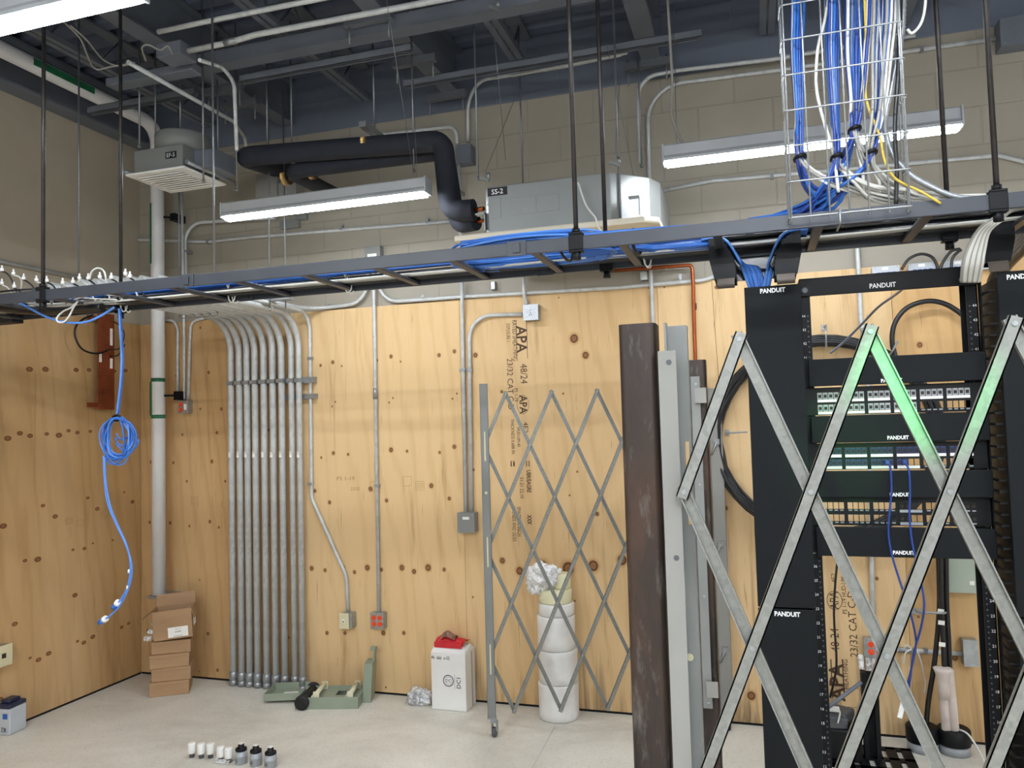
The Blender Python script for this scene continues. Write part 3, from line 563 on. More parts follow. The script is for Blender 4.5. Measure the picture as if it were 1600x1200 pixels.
duplex(t, p.x-.015, yf, p.z); MB().box(p.x+.012, p.x+.03, yf-.003, yf, p.z-.02, p.z+.02).build('label', LAB, t)
t, p, w_, h_, yf = plate_box('outlet_box', 'steel box with orange sockets partly hidden by the front gate bars behind the rack', 1368, 1013, 30, 26, .05, BOXG, 'outlet box')
duplex(t, p.x-.022, yf, p.z); duplex(t, p.x+.02, yf, p.z)
t, p, w_, h_, yf = plate_box('data_outlet', 'steel box with an ivory data plate under the kinked conduit', 541, 970, 21, 26, .06, BOXG, 'data outlet', lid=False)
m = MB().box(p.x-w_-.008, p.x+w_*.6, yf-.008, yf+.002, p.z-h_*1.05, p.z+h_*1.05); m.build('ivory_plate', IVO, t, bevel=.002)
MB().box(p.x-.022, p.x-.006, yf-.010, yf-.008, p.z-.01, p.z+.012).build('jack', [WHT], t); MB().box(p.x-.018, p.x-.009, yf-.0105, yf-.0098, p.z-.008, p.z+.001).build('port', INK, t)
t, p, w_, h_, yf = plate_box('junction_box', 'grey square junction box below the pair of conduits', 728, 817, 30, 33, .07, GPAINT)
MB().box(p.x-.02, p.x+.022, yf-.001, yf, p.z+.02, p.z+.036).build('label', LAB, t)
t, p, w_, h_, yf = plate_box('junction_box', 'white square outlet box at the end of the looping conduit', 829, 488, 26, 26, .05, ZINC)
for dx, dz in ((0, .012), (0, -.004), (-.006, -.016), (.006, -.016)): MB().cyl((p.x+dx, yf, p.z+dz), (p.x+dx, yf-.001, p.z+dz), .0035, 8).build('knockout', INK, t)
t, p, w_, h_, yf = plate_box('junction_box', 'grey box with a white label on the block wall where three conduits meet', 582, 394, 30, 22, .05, GPAINT, Y0=YW+.019)
MB().box(p.x-.035, p.x+.03, yf-.001, yf, p.z-.03, p.z-.01).build('label', LAB, t)
plate_box('junction_box', 'small dark grey box on the block wall right of the insulated pipe', 724, 240, 28, 32, .08, DSTEEL, Y0=YW+.019)
plate_box('junction_box', 'large grey junction box at the upper right edge', 1595, 46, 50, 40, .1, DSTEEL, Y0=YW+.019)
plate_box('junction_box', 'steel box at the right end of the low horizontal conduit', 1517, 1021, 18, 36, .06, BOXG)
t, p, w_, h_, yf = plate_box('wall_cabinet', 'pale green metal cabinet on the wall behind the right rack post', 1503, 885, 50, 72, .1, MINT, 'wall cabinet'); MB().box(p.x+.03, p.x+.05, yf-.001, yf, p.z-.09, p.z-.07).build('label', LAB, t)
plate_box('junction_box', 'flat grey cover plate on the block wall under the left strip light', 452, 350, 40, 16, .03, GPAINT, Y0=YW+.019)
plate_box('junction_box', 'second grey plate on the block wall, above and right of the flat one', 470, 338, 22, 12, .03, GPAINT, Y0=YW+.019)
plate_box('strut_bracket', 'small steel bracket on the block wall below the runway, left of the white box', 770, 446, 8, 14, .03, ZINC, 'bracket', Y0=YW+.019, lid=False)
plate_box('outlet_box', 'small box with a dark socket on the block wall under the copper pipe', 1006, 431, 11, 13, .04, BOXG, 'outlet box', Y0=YW+.019)
# left wall data outlet
p = Xp(6, 1025, XW+.05); t = thing('data_outlet', 'ivory wall data outlet at the left photo edge', 'data outlet', (XW, p.y, p.z-.06))
MB().box(XW+.0005, XW+.045, p.y-.05, p.y+.05, p.z-.055, p.z+.055).build('body', BOXG, t); MB().box(XW+.045, XW+.05, p.y-.055, p.y+.055, p.z-.06, p.z+.06).build('ivory_plate', IVO, t, bevel=.002)
MB().box(XW+.05, XW+.053, p.y-.012, p.y+.012, p.z-.012, p.z+.014).build('port', INK, t)
conduit('thin conduit dropping down the left wall to the ivory data outlet', [V(XW+.012, p.y-.02, 2.69), V(XW+.012, p.y-.02, p.z+.056)], r=.011)
# telecom protector boxes along the top of the plywood behind the rack
for i, (px, py) in enumerate(((1384, 424), (1441, 419), (1497, 415), (1549, 411))):
    t, p, w_, h_, yf = plate_box('surge_protector_box', ['grey protector box with four blue ports, leftmost in the row above the rack', 'grey protector box with four blue ports, second in the row above the rack', 'grey protector box half hidden behind the grey hanging cables', 'grey protector box with blue ports above the right cabinet door'][i], px, py, 36, 15, .045, UPSW, 'protector box', Y0=YW)
    t['group'] = 'row of blue-ported boxes above the rack'
    MB().box(p.x-.018, p.x+.012, yf-.001, yf, p.z+.008, p.z+.022).build('label', LAB, t)
    for k in range(4): MB().box(p.x-.045+.024*k, p.x-.026+.024*k, yf-.003, yf, p.z-.019, p.z-.005).build('port', BLUD, t)
# copper pipe
def ctube(name, label, cat, pts, r, mt, bend=0, seg=10, group=None, sm=0):
    pp = spline(pts, sm) if sm else fillet(pts, bend); o = MB().tube(pp, r, seg).build(name, mt); return tag(o, label, cat, group)
t = thing('copper_pipe', 'copper water pipe running along under the runway and down the plywood', 'pipe', Yp(1087, 560, PB))
MB().tube(fillet([Yp(955, 423, PB-.024), Yp(1081, 414, PB-.024), Yp(1083, 440, PB-.024), Yp(1085, 520, PB), Yp(1108, 1118, PB)], .02, 4), .0105, 12).build('pipe', COP, t)
MB().cyl(Yp(1084.8, 474, PB+.004), Yp(1085, 484, PB+.004), .0125, 12).build('clip', BLK, t)
# ================================================================ STRIP LIGHTS
def strip(X, Y, label):
    z = 2.835; L = 1.22; t = thing('strip_light', label, 'strip light', (X+L/2, Y, z), 'four foot strip lights')
    MB().prism([(-.043, .018), (-.043, .03), (-.034, .045), (-.034, .09), (-.028, .096), (.028, .096), (.034, .09), (.034, .045), (.043, .03), (.043, .018)], (X, Y, z), (0, 1, 0), (0, 0, 1), (L, 0, 0)).build('housing', WHTP, t)
    MB().prism([(-.030, .0178), (-.030, .010), (-.02, .002), (.02, .002), (.030, .010), (.030, .0178)], (X+.012, Y, z), (0, 1, 0), (0, 0, 1), (L-.024, 0, 0)).build('lens', LENS2 if Y < 1 else LENS, t)
    for s in (0, 1): MB().box(X+s*(L)-.004, X+s*L+.004, Y-.044, Y+.044, z+.012, z+.097).build('end_cap', WHTP, t, bevel=.002)
    for s in (.06, L-.06): MB().tube([(X+s, Y, z+.092), (X+s, Y, z+.14), (X+s+(.02 if s < 1 else -.02), Y, 4.02)], .0016, 4).build('hanging_wire', ROD, t)
    return t
LL = {(0, 0): 'lit strip light hanging in front of the insulated pipe, left of the ceiling unit', (0, 1): 'very bright strip light in the top left corner of the photo', (1, 0): 'lit strip light at the right, partly behind the wire basket'}
for j, Y in enumerate(LAMP_ROWS):
    for i, X in enumerate(LAMP_X):
        if (i, j) in LL: strip(X, Y, LL[(i, j)])
        elif (i, j) in ((2, 0), (1, 1), (2, 1), (0, 2), (1, 2), (2, 2), (0, 3), (1, 3), (2, 3)): strip(X, Y, 'strip light outside the photo, %s row behind the others, %s' % (['wall', 'front', 'camera', 'boosted rear fill'][j], ['left', 'middle', 'right'][i]))
# conduit feed to the right strip light
ctube('flexible_conduit', 'thin flexible conduit curving down to the left end of the right strip light', 'conduit', [Yp(1043, 0, 3.6), Yp(1050, 120, 3.6), Yp(1050, 180, 3.6), Yp(1060, 210, 3.6), Yp(1068, 226, 3.6), Yp(1071, 236, 3.6)], .006, GCAB, sm=5)
# ================================================================ THREADED RODS
def rod(px, y0, y1, Y, label, r=.005, mt=ROD, top=None, name='threaded_rod', nut=True, pts=None):
    a = Yp(px, y1, Y); zt = top or 4.02; t = thing(name, label, 'hanger rod', a)
    b = V(a.x, Y, zt); MB().cyl(a, b, r, 8).build('rod', mt, t)
    if nut: MB().cyl(a + V(0, 0, .004), a + V(0, 0, .014), r*2, 6).build('nut', ZINC, t)
    return t
RL = [(123, 436, 3.2, 'thin rod hanging at the far left between the two black runway rods'), (218, 232, 3.45, 'hanger rod at the rear left corner of the fan'), (243, 225, 3.6, 'hanger rod behind the fan, beside the white pipe elbow'), (282, 222, 3.7, 'hanger rod centred behind the fan label'), (318, 285, 3.42, 'hanger rod at the front right corner of the fan'), (341, 290, 3.75, 'hanger rod at the rear right corner of the fan'),
      (370, 300, 3.7, 'rod dropping beside the bend of the insulated pipe'), (418, 248, 3.8, 'rod above the left end of the insulated pipe'), (456, 228, 3.8, 'rod carrying the insulated pipe left of its first clamp'), (585, 205, 3.78, 'rod dropping to the saddle clamp of the insulated pipe'), (647, 270, 3.72, 'rod dropping to the lower insulated pipe near the left light'), (747, 282, 3.57, 'rod holding the front left corner of the ceiling unit'), (817, 290, 4.3, 'rod holding the rear left corner of the ceiling unit'), (1003, 262, 4.3, 'rod holding the rear right corner of the ceiling unit')]
for px, y1, Y, l in RL: rod(px, 0, y1, Y, l)
rod(335, 0, 448, 3.0, 'long bright rod dropping through the runway left of the conduit bends')
rod(422, 0, 486, 4.0, 'long thin rod reaching the conduit trapeze')
rod(970, 0, 345, 3.58, 'long rod in front of the bright side of the ceiling unit')
for px, yb, Y, l in ((67, 470, 2.307, 'black rod hanging the near runway rail at the far left'), (901, 390, 2.307, 'bare steel rod clamped to the near runway rail in the middle'), (1560, 338, 2.307, 'black rod clamped to the near runway rail at the right'), (189, 492, 2.645, 'black rod hanging the far runway rail at the left'), (948, 428, 2.645, 'black rod just right of the bare steel one, holding the far runway rail'), (1484, 384, 2.645, 'black rod holding the far runway rail behind the right one')):
    a = Yp(px, yb, Y); t = thing('support_rod', l, 'hanger rod', a, 'rods hanging the cable runway')
    MB().cyl(a, (a.x, Y, 4.02), .0075, 10).build('rod', BROD, t); z = 2.195
    m = MB(); m.box(a.x-.022, a.x+.022, Y-.014, Y+.014, z-.008, z-.001); m.box(a.x-.022, a.x+.022, Y-.014, Y+.014, z+.046, z+.053)
    m.box(a.x-.022, a.x+.022, Y-.014, Y-.0095, z-.001, z+.046); m.build('rail_clamp', BLK, t, bevel=.002)
    MB().cyl((a.x, Y, z-.03), (a.x, Y, z-.008), .013, 6).build('nut', BLK, t); MB().cyl((a.x, Y, z+.053), (a.x, Y, z+.066), .013, 6).build('nut', BLK, t)
# sway wires of the ceiling unit and light
for i, (a, b, Ya, Yb, l) in enumerate((((770, 30), (790, 250), 3.5, 3.9, 'thin bracing wire from a bright ceiling clamp above the unit'), ((806, 150), (757, 272), 4.2, 3.57, 'slanting bracing wire at the left corner of the ceiling unit'), ((604, 0), (646, 272), 3.0, 3.6, 'slanting wire to the right end of the left strip light'), ((948, 70), (990, 275), 3.9, 4.0, 'slanting bracing wire right of the black rods'), ((968, 130), (960, 252), 3.9, 3.58, 'bracing wire to the clip above the bright side of the unit'))):
    o = MB().tube([Yp(*a, Ya), Yp(*b, Yb)], .0016, 5).build('bracing_wire', ROD); tag(o, l, 'wire')
# ================================================================ INSULATED PIPES
YI = 3.75
t = thing('insulated_pipe', 'thick upper black foam-covered pipe that turns down and in to the ceiling unit', 'insulated pipe', Yp(700, 320, YI), 'black insulated pipes')
MB().tube(fillet([Yp(470, 275, YI+.65), Yp(378, 245, YI), Yp(692, 220, YI), Yp(703, 331, YI), Yp(741, 328, YI)], .07, 6), .056, 18).build('insulation', RUB, t)
MB().tube([Yp(741, 328, YI), Yp(756, 326, YI-.02)], .012, 8).build('copper_end', COP, t)
t = thing('insulated_pipe', 'lower black foam-covered pipe tucked under the upper one', 'insulated pipe', Yp(700, 340, YI-.02), 'black insulated pipes')
MB().tube(fillet([Yp(540, 312, YI+.62), Yp(452, 268, YI+.06), Yp(682, 239, YI+.115), Yp(699, 250, YI+.115), Yp(715, 353, YI+.115), Yp(744, 347, YI+.06)], .06, 6), .044, 16).build('insulation', RUB, t)
MB().tube([Yp(744, 347, YI+.06), Yp(757, 344, YI+.05)], .01, 8).build('copper_end', COP, t)
for px, py, l, rr, YY in ((575, 232, 'bronze saddle clamp around the upper insulated pipe', .059, YI), (597, 250, 'bronze saddle clamp under the lower insulated pipe', .047, YI+.1), (448, 285, 'bronze saddle clamp where the lower pipe turns', .047, YI+.1), (488, 275, 'bronze saddle clamp beside the pipe turn, nearer the light', .047, YI+.12)):
    c = Yp(px, py-8, YY); m = MB(); m.sheet([[(c.x+s, c.y-math.cos(a)*rr, c.z-math.sin(a)*rr) for a in [-.3 + 3.7*k/10 for k in range(11)]] for s in (-.016, .016)], .003); o = m.build('pipe_clamp', BRASS); tag(o, l, 'pipe clamp', 'bronze clamps on the insulated pipes')
m = MB(); c = Yp(580, 208, YI); m.box(c.x-.02, c.x+.02, YI-.1, YI+.14, c.z-.0, c.z+.03); tag(m.build('strut_channel', ZINC), 'short strut channel sitting over the insulated pipe at its clamp', 'strut channel')
# ================================================================ SUSPENDED AIR UNIT
AX0, AX1, AY0, AY1, AZ0, AZ1 = -1.222, -.40, 3.55, 4.36, 2.60, 2.83; ch = .15
t = thing('air_conditioner', 'square ceiling air unit hanging from rods with a cream panel beneath', 'air conditioner', (-.8, 3.95, 2.56))
pl = [(AX0+.02, AY0), (AX1-ch*1.35, AY0), (AX1-.04, AY0+ch), (AX1, AY0+ch+.1), (AX1, AY1-ch), (AX1-ch, AY1), (AX0+ch, AY1), (AX0, AY1-ch), (AX0, AY0+.02)]
MB().prism(pl, (0, 0, AZ0), (1, 0, 0), (0, 1, 0), (0, 0, AZ1-AZ0)).build('body', ALUM, t, bevel=.004)
m = MB(); m.prism([(AX0-.145, AY0-.05), (AX1-.045, AY0-.05), (AX1+.02, AY0+.0), (AX1+.02, AY1), (AX1-.03, AY1+.05), (AX0-.10, AY1+.05), (AX0-.145, AY1)], (0, 0, 2.565), (1, 0, 0), (0, 1, 0), (0, 0, .03)); m.build('panel', CREAM, t, bevel=.008)
m = MB()
for k in range(9): m.box(AX0+.12, AX1-.14, AY0+.16+k*.05, AY0+.185+k*.05, 2.559, 2.566)
m.build('grille', CREAM, t)
m = MB(); lab = Yp(777, 299, AY0-.003); m.box(lab.x-.05, lab.x+.05, AY0-.003, AY0-.0005, lab.z-.02, lab.z+.02); m.text('SS-2', .035, (lab.x, AY0-.0035, lab.z-.002), UX, UZ, 1, bold=.01); m.build('name_plate', [SIGN, GLAS], t)
for a, b, c_, d_ in ((768, 310, 783, 340), (798, 310, 838, 332), (838, 306, 874, 328)):
    p0, p1 = Yp(a, b, AY0-.002), Yp(c_, d_, AY0-.002); m = MB(); m.box(p0.x, p1.x, AY0-.002, AY0-.0003, p1.z, p0.z); m.build('access_cover', ALUM, t, bevel=.001)
for x_, y_ in ((AX0-.03, AY0+.02), (AX1-.1, AY0+.02)):
    m = MB(); m.box(x_-.02, x_+.03, y_-.02, y_+.02, 2.70, 2.706); m.box(x_+.026, x_+.03, y_-.02, y_+.02, 2.62, 2.706); m.build('hanging_bracket', ZINC, t)
m = MB(); 
for x_, y_ in ((762, 320), (762, 360), (820, 326), (935, 350), (857, 343)): q = Yp(x_, y_, AY0); m.cyl((q.x, AY0-.003, q.z), (q.x, AY0+.001, q.z), .003, 8)
m.build('screws', ZINC, t)
for px, py, Y, l in ((757, 280, 3.5, 'small bright wire clip at the left top of the ceiling unit'), (960, 256, 3.5, 'small bright wire clip over the right top of the ceiling unit'), (772, 12, 3.4, 'bright beam clip at the top edge above the ceiling unit')):
    q = Yp(px, py, Y); m = MB(); m.ob(q, (.05, .014, .012), ry=.4); m.cyl(q+V(.02, 0, 0), q+V(.02, 0, .03), .009, 8); tag(m.build('wire_clip', ZINC), l, 'clip')
q = Yp(934, 341, 3.5); ctube('control_cable', 'thin white cable with a dark knot in front of the ceiling unit', 'cable', [Yp(903, 285, 3.5), Yp(915, 320, 3.5), Yp(930, 340, 3.48), Yp(933, 352, 3.46), Yp(942, 364, 3.45)], .004, WCAB, sm=5)
# ================================================================ EXHAUST FAN
FX0, FX1, FY0, FY1 = -3.275, -2.88, 3.418, 3.77
t = thing('exhaust_fan', 'grey boxed ceiling fan with a white square grille, marked with a black plate', 'exhaust fan', (-3.08, 3.59, 3.1))
m = MB(); m.box(FX0, FX1, FY0, FY1, 3.10, 3.112); m.build('grille_frame', WHT, t, bevel=.005)
m = MB()
for k in range(9): m.ob(((FX0+FX1)/2, FY0+.05+k*.031, 3.096), (.29, .022, .004), rx=.25)
m.build('grille_slats', WHT, t)
MB().box(FX0+.035, FX1-.035, FY0+.03, FY1-.03, 3.112, 3.245).build('housing', GPAINT, t, bevel=.003)
m = MB().lathe([(.15, 0), (.15, .05), (.12, .055)], (0, 0, 0), 28); m2 = MB(); m2.lathe([(.15, 0), (.15, .10), (.14, .11)], ((FX0+FX1)/2+.03, FY0+.19, 3.2455), 28); m2.build('blower', GPAINT, t)
p = Yp(267, 242, FY0+.028); m = MB(); m.box(p.x-.035, p.x+.035, FY0+.0265, FY0+.0298, p.z-.018, p.z+.018); m.text('EF-5', .032, (p.x, FY0+.026, p.z-.002), UX, UZ, 1); m.build('name_plate', [SIGN, GLAS], t)
m = MB(); m.box(FX1-.0349, FX1+.10, FY0+.12, FY1-.04, 3.13, 3.235); m.build('duct', DSTEEL, t, bevel=.004)
for s in (0, 1): MB().tube([(FX0-.01+s*.42, FY0, 3.13), (FX0-.01+s*.42, FY1+.05, 3.13)], .012, 8).build('hanging_rail', ZINC, t)
# grey pump boxes behind the left strip light
def gbox(name, label, px0, py0, px1, py1, Y, dep, mt, cat='box', bev=.004):
    a, b = Yp(px0, py1, Y), Yp(px1, py0, Y); o = MB().box(a.x, b.x, Y, Y+dep, a.z, b.z).build(name, mt, bevel=bev); return tag(o, label, cat)
gbox('condensate_pump', 'pale grey pump casing behind the left strip light', 399, 268, 432, 318, 4.1, .12, GPAINT2, 'pump'); gbox('condensate_pump', 'narrower pale grey casing right of the first, behind the left strip light', 434, 282, 462, 316, 4.12, .1, GPAINT2, 'pump')
t = thing('junction_box', 'dark ceiling junction box with loose wires at the left beam', 'junction box', Zp(275, 85, 3.6)); p = Zp(276, 84, 3.6); MB().ob(p, (.15, .12, .07)).build('body', DSTEEL, t, bevel=.004)
for k, (pts, l) in enumerate((([(95, 30), (125, 60), (138, 90), (150, 108), (175, 104), (200, 100)], 'drooping white wire under the top left light'), ([(110, 40), (135, 62), (160, 92), (185, 103), (210, 98)], 'second drooping wire crossing the first under the top left light'), ([(228, 95), (222, 75), (232, 70), (250, 78), (262, 72), (270, 84)], 'curl of wire hanging at the dark ceiling junction box'))):
    ctube('loose_wire', l, 'wire', [Zp(x, y, 3.55) for x, y in pts], .004, GCAB, sm=6)
gbox('suspended_box', 'light steel channel box beneath the dark ceiling junction box', 165, 108, 300, 122, 3.3, .08, DSTEEL, 'box')
# ================================================================ CABLE RUNWAY
ZR0, ZR1, YN, YF = 2.195, 2.237, 2.30, 2.645
cuts = [-4.15, -2.62, -1.93, -.69, 1.9]
rung_px = [40, 112, 187, 287, 372, 470, 585, 700, 820, 955, 1100, 1240, 1410]
rungX = [Zp(x, 467 - .1015*x - .00*(x), ZR0).x for x in rung_px]
rungX = [-1.462 + .2755*k for k in range(-9, 12)]
slabs = ['cable runway section at the far left with loose cables on it', 'short cable runway section between the left splice and the black rod', 'middle cable runway section with the blue cable coil on it', 'right cable runway section passing above the rack']
for i in range(4):
    a, b = cuts[i]+.001, cuts[i+1]-.001; t = thing('cable_runway', slabs[i], 'cable runway', ((a+b)/2, 2.47, ZR0), 'black ladder runway sections')
    for Y in (YN, YF): MB().box(a, b, Y, Y+.0095, ZR0, ZR1).build('side_rail', RAIL, t, bevel=.002)
    for X in rungX:
        if a+.02 < X < b-.02: MB().box(X-.013, X+.013, YN+.0095, YF, ZR0+.002, ZR0+.014).build('rung', RAIL, t, bevel=.002)
    if i: 
        for Y in (YN, YF): m = MB(); m.box(a-.03, a+.03, Y-.004, Y-.0005, ZR0-.003, ZR1+.003); m.box(a-.012, a+.012, Y-.009, Y-.004, ZR0+.006, ZR1-.006); m.build('splice_plate', RAIL, t, bevel=.001)
# crossing runway at the left and at the right
def crossrun(label, X0, X1, Y0, Y1, z):
    t = thing('cable_runway', label, 'cable runway', ((X0+X1)/2, (Y0+Y1)/2, z), 'black ladder runway sections')
    for X in (X0, X1): MB().box(X, X+.0095, Y0, Y1, z, z+.042).build('side_rail', RAIL, t, bevel=.002)
    y = Y0+.1
    while y < Y1: MB().box(X0+.0095, X1, y, y+.026, z+.002, z+.014).build('rung', RAIL, t); y += .2755
crossrun('cable runway branch running back toward the viewer at the right edge', .80, 1.12, .9, 2.285, ZR0)
# ---- cables
def wob(X0, X1, Y, z, amp, n=14, sd=0, sag=0.0):
    rnd = random.Random(sd); ph = rnd.random()*9; return [V(X0+(X1-X0)*k/n, Y+amp*math.sin(ph+k*1.1), z+amp*.25*math.sin(ph*2+k*.9)+amp*.25 - (sag if k % 2 else 0)) for k in range(n+1)]
zc = ZR0+.014
def cable(label, pts, r, mt, group=None, sm=5, seg=7, cat='cable', name='network_cable'): return ctube(name, label, cat, pts, r, mt, sm=sm, seg=seg, group=group)
G1 = 'cables running the length of the runway'
k = 0
for r, mt, n_, col in ((.007, BCAB, 6, 'black'), (.0042, BLU, 5, 'blue'), (.0042, GCAB, 4, 'grey'), (.0036, WCAB, 2, 'white')):
    for i in range(n_):
        Yy = {'black': 2.592+.016*(i % 3), 'blue': 2.59+.011*(i % 5), 'grey': 2.562+.009*i, 'white': 2.545+.01*i}[col]; zz = zc + r + ({'black': 0 if i < 4 else .02, 'blue': .04+.008*(i % 2), 'grey': .004, 'white': .004}[col])
        cable('%s cable lying along the cable runway from wall to rack' % col, wob(-4.1, 1.85, Yy, zz+.002, .004 if col == 'black' else .007, 22, k), r, mt, G1 + ', ' + col); k += 1
for i in range(5):
    cable('thick glossy black cable lying on the right part of the runway', wob(-.1, 1.85, 2.578+.022*(i % 3), zc+.018+.024*(i//3), .005, 12, 700+i), .0125, BLKG, 'thick black cables on the right part of the runway', seg=10)
# blue coil lying on the runway
cx_, cz_ = Yp(838, 400, 2.47).x, 2.25; a0 = Yp(712, 400, 2.47).x; a1 = Yp(965, 400, 2.47).x
for i in range(28):
    rnd = random.Random(50+i); f = i/27; L = (a1-a0)/2*(.93+.07*rnd.random()); xc = (a0+a1)/2 + rnd.uniform(-.015, .015); hw = .125-.05*f; sg = []
    for q in range(12):
        a = 2*PI*q/12; ca, sa = math.cos(a), math.sin(a); sq = (abs(ca)**.55)*(1 if ca > 0 else -1)
        sg.append(V(xc+sq*L, 2.47 - sa*(.155-.085*f), ZR0+.021+.006*(i % 4)+.034*max(0, sa)*(1-f)+rnd.uniform(0, .006)))
    o = MB().tube(spline(sg, 4, True), .0042, 6, closed=True).build('coiled_cable', BLU if i % 3 else BLU2); tag(o, 'loop of the bundled blue cable coil resting on the runway below the ceiling unit', 'cable', 'turns of the blue coil on the runway')
for px, py, l in ((885, 412, 'left black tie strap around the blue coil'), (995, 405, 'black tie strap around the grey and blue cables right of the coil')):
    q = Yp(px, py, 2.43); m = MB(); m.tube([(q.x, q.y+.1*math.cos(a), ZR0+.035+.034*math.sin(a)) for a in [2*PI*k/12 for k in range(12)]], .005, 6, closed=True); tag(m.build('tie_strap', BLK), l, 'tie strap')
xlead = Yp(1112, 380, 2.52).x
for i in range(10):
    rnd = random.Random(90+i); X0 = Yp(960, 400, 2.5).x; X1 = Yp(1200, 380, 2.5).x
    cable('blue cable leading from the coil along the runway to the black drop-outs', [V(X0-.1, 2.44+.01*i, zc+.01+.006*(i % 3)), V(X0+.08, 2.47+.012*i, zc+.012+.006*(i % 3)), V((X0+X1)/2-.1, 2.51+.009*i+rnd.uniform(-.006, .006), zc+.012+.006*(i % 3)), V(xlead, 2.50+.010*i, zc+.01+.006*(i % 3))], .0052, BLU, 'blue cables between coil and drop-outs')
for i in range(4):
    cable('blue cable arching over the near rail beside the coil', [Yp(720, 378+i*1.5, 2.34), Yp(820, 368+i*2, 2.33), Yp(900, 366+i*1.5, 2.33), Yp(1000, 358+i, 2.34), Yp(1090, 352+i, 2.33), Yp(1160, 352+i, 2.36)], .0035, BLU2 if i % 2 else BLU, 'blue cables over the near rail')
# white rope ties on rungs
for px, py, l in ((1010, 390, 'white cord tied round a rung right of the blue coil'), (540, 440, 'white cord tied round the rung below the left strip light'), (357, 455, 'white cord tied round the rung beside the long bright rod'), (188, 470, 'white cord tied near the hanging blue cable')):
    q = Yp(px, py, 2.6); m = MB(); X = q.x
    m.tube([(X+.012*math.cos(a), 2.6+.004*a, ZR0+.02+.028*math.sin(a)) for a in [2*PI*k/10 for k in range(21)]], .0028, 6); m.tube([(X, 2.6, ZR0+.045), (X-.01, 2.59, ZR0+.08), (X-.02, 2.58, ZR0+.10)], .0028, 6); m.tube([(X, 2.6, ZR0+.045), (X+.012, 2.59, ZR0+.07), (X+.03, 2.57, ZR0+.075)], .0028, 6)
    tag(m.build('cord_tie', WHT), l, 'cord')
# loose cables and white plugs at the far left
for i, (px, py) in enumerate(((3, 424), (21, 430), (37, 437), (57, 440), (73, 441), (124, 437), (138, 437), (156, 435), (174, 436), (196, 430), (203, 434), (3, 445), (22, 450), (98, 444), (114, 443))):
    p = Yp(px, py, 2.48); t = thing('cable_plug', 'white plug sticking up from the left runway, number %d of the row by position' % (i+1), 'plug', p, 'white plugs on the left runway'); t['label'] = 'small white plug on a cable standing up from the far left runway'
    rnd = random.Random(i); ln = p.z - zc
    MB().lathe([(.006, 0), (.0075, .005), (.0075, .012), (.0035, .014), (.0035, .024), (.002, .026)], p, 10).build('head', WHT, t)
    MB().tube(spline([p, p+V(.01, .03, -.02), V(p.x+rnd.uniform(-.05, .08), 2.55, zc+.01), V(p.x+rnd.uniform(.05, .2), 2.60, zc+.012)], 5), .0035, 6).build('lead', WCAB if i % 2 else BCAB, t)
for i in range(16):
    rnd = random.Random(200+i); X0 = rnd.uniform(-4.0, -3.0); X1 = X0 + rnd.uniform(.4, 1.0); 
    cable('loose thin cable tangled on the far left runway', [V(X0 + (X1-X0)*q/4, rnd.uniform(2.33, 2.6), zc+.008+rnd.uniform(0, .05)) for q in range(5)], .004, (WCAB, BCAB, BLU2, GCAB)[i % 4], 'tangle of cables on the left runway')
for i in range(5):
    rnd = random.Random(300+i); P = [(-3.05+.13*q, rnd.uniform(2.34, 2.58), zc+.008+rnd.uniform(0, .03)) for q in range(6)]; cable('thin white cable tangled beside the hanging blue cable', P, .0032, WCAB, 'white tangle by the hanging blue cable')
cable('white cable making a tall loop above the left runway', [Yp(x, y, 2.5) for x, y in ((140, 437), (143, 425), (152, 419), (161, 422), (165, 432), (165, 440))], .0035, WCAB)
cable('white cable loop hanging below the left runway', [Yp(x, y, 2.35) for x, y in ((122, 470), (112, 480), (98, 487), (89, 497), (91, 503), (100, 503), (108, 494), (115, 480), (122, 470))], .0035, WCAB)
cable('blue cable sagging below the left runway to the hanging coil', [Yp(x, y, 2.36) for x, y in ((25, 470), (45, 481), (75, 496), (105, 504), (135, 503), (160, 492), (178, 480))], .0045, BLU2)
cable('grey cable sagging under the left runway', [Yp(x, y, 2.45) for x, y in ((30, 468), (55, 476), (90, 478), (130, 474), (160, 471))], .006, GCAB)
cable('thick black cable sagging under the left runway', [Yp(x, y, 2.5) for x, y in ((-10, 480), (30, 484), (70, 486), (120, 483), (160, 481))], .018, BCAB)
o = gbox('end_plate', 'black plate hanging under the runway at the left edge', -30, 497, 17, 507, 2.4, .06, BLK, 'bracket')
# hanging blue cable and its coil
H = [(186, 482), (188, 520), (190, 560), (188, 600), (184, 635), (182, 652)]
Yh = 2.5
cable('blue cable dropping from the left runway to its hanging coil', [Yp(x, y, Yh) for x, y in H], .0045, BLU2); cable('second blue cable beside the first, dropping to the hanging coil', [Yp(x+2, y, Yh+.01) for x, y in H], .0045, BLU)
for i in range(12):
    rnd = random.Random(400+i); top = Yp(183, 652, Yh-.02); rx = rnd.uniform(.052, .078); rz = rnd.uniform(.072, .093); c = Yp(185+rnd.uniform(-7, 4), 693, Yh-.02+rnd.uniform(-.01, .01)); pts = []
    for q in range(14):
        a = 2*PI*q/14 + PI/2; pts.append(V(c.x + math.cos(a)*rx, c.y+.006*math.sin(3*a+i), c.z + math.sin(a)*rz*(1 if math.sin(a) < 0 else 1)))
    dz = top.z - max(p_.z for p_ in pts); pts = [p_ + V(0, 0, dz + rnd.uniform(-.006, .0)) for p_ in pts]
    o = MB().tube(spline(pts, 3, True), .0036, 6, closed=True).build('coiled_cable', BLU2 if i % 2 else BLU); tag(o, 'turn of the blue cable coil hanging in mid air before the left wall', 'cable', 'turns of the hanging blue coil')
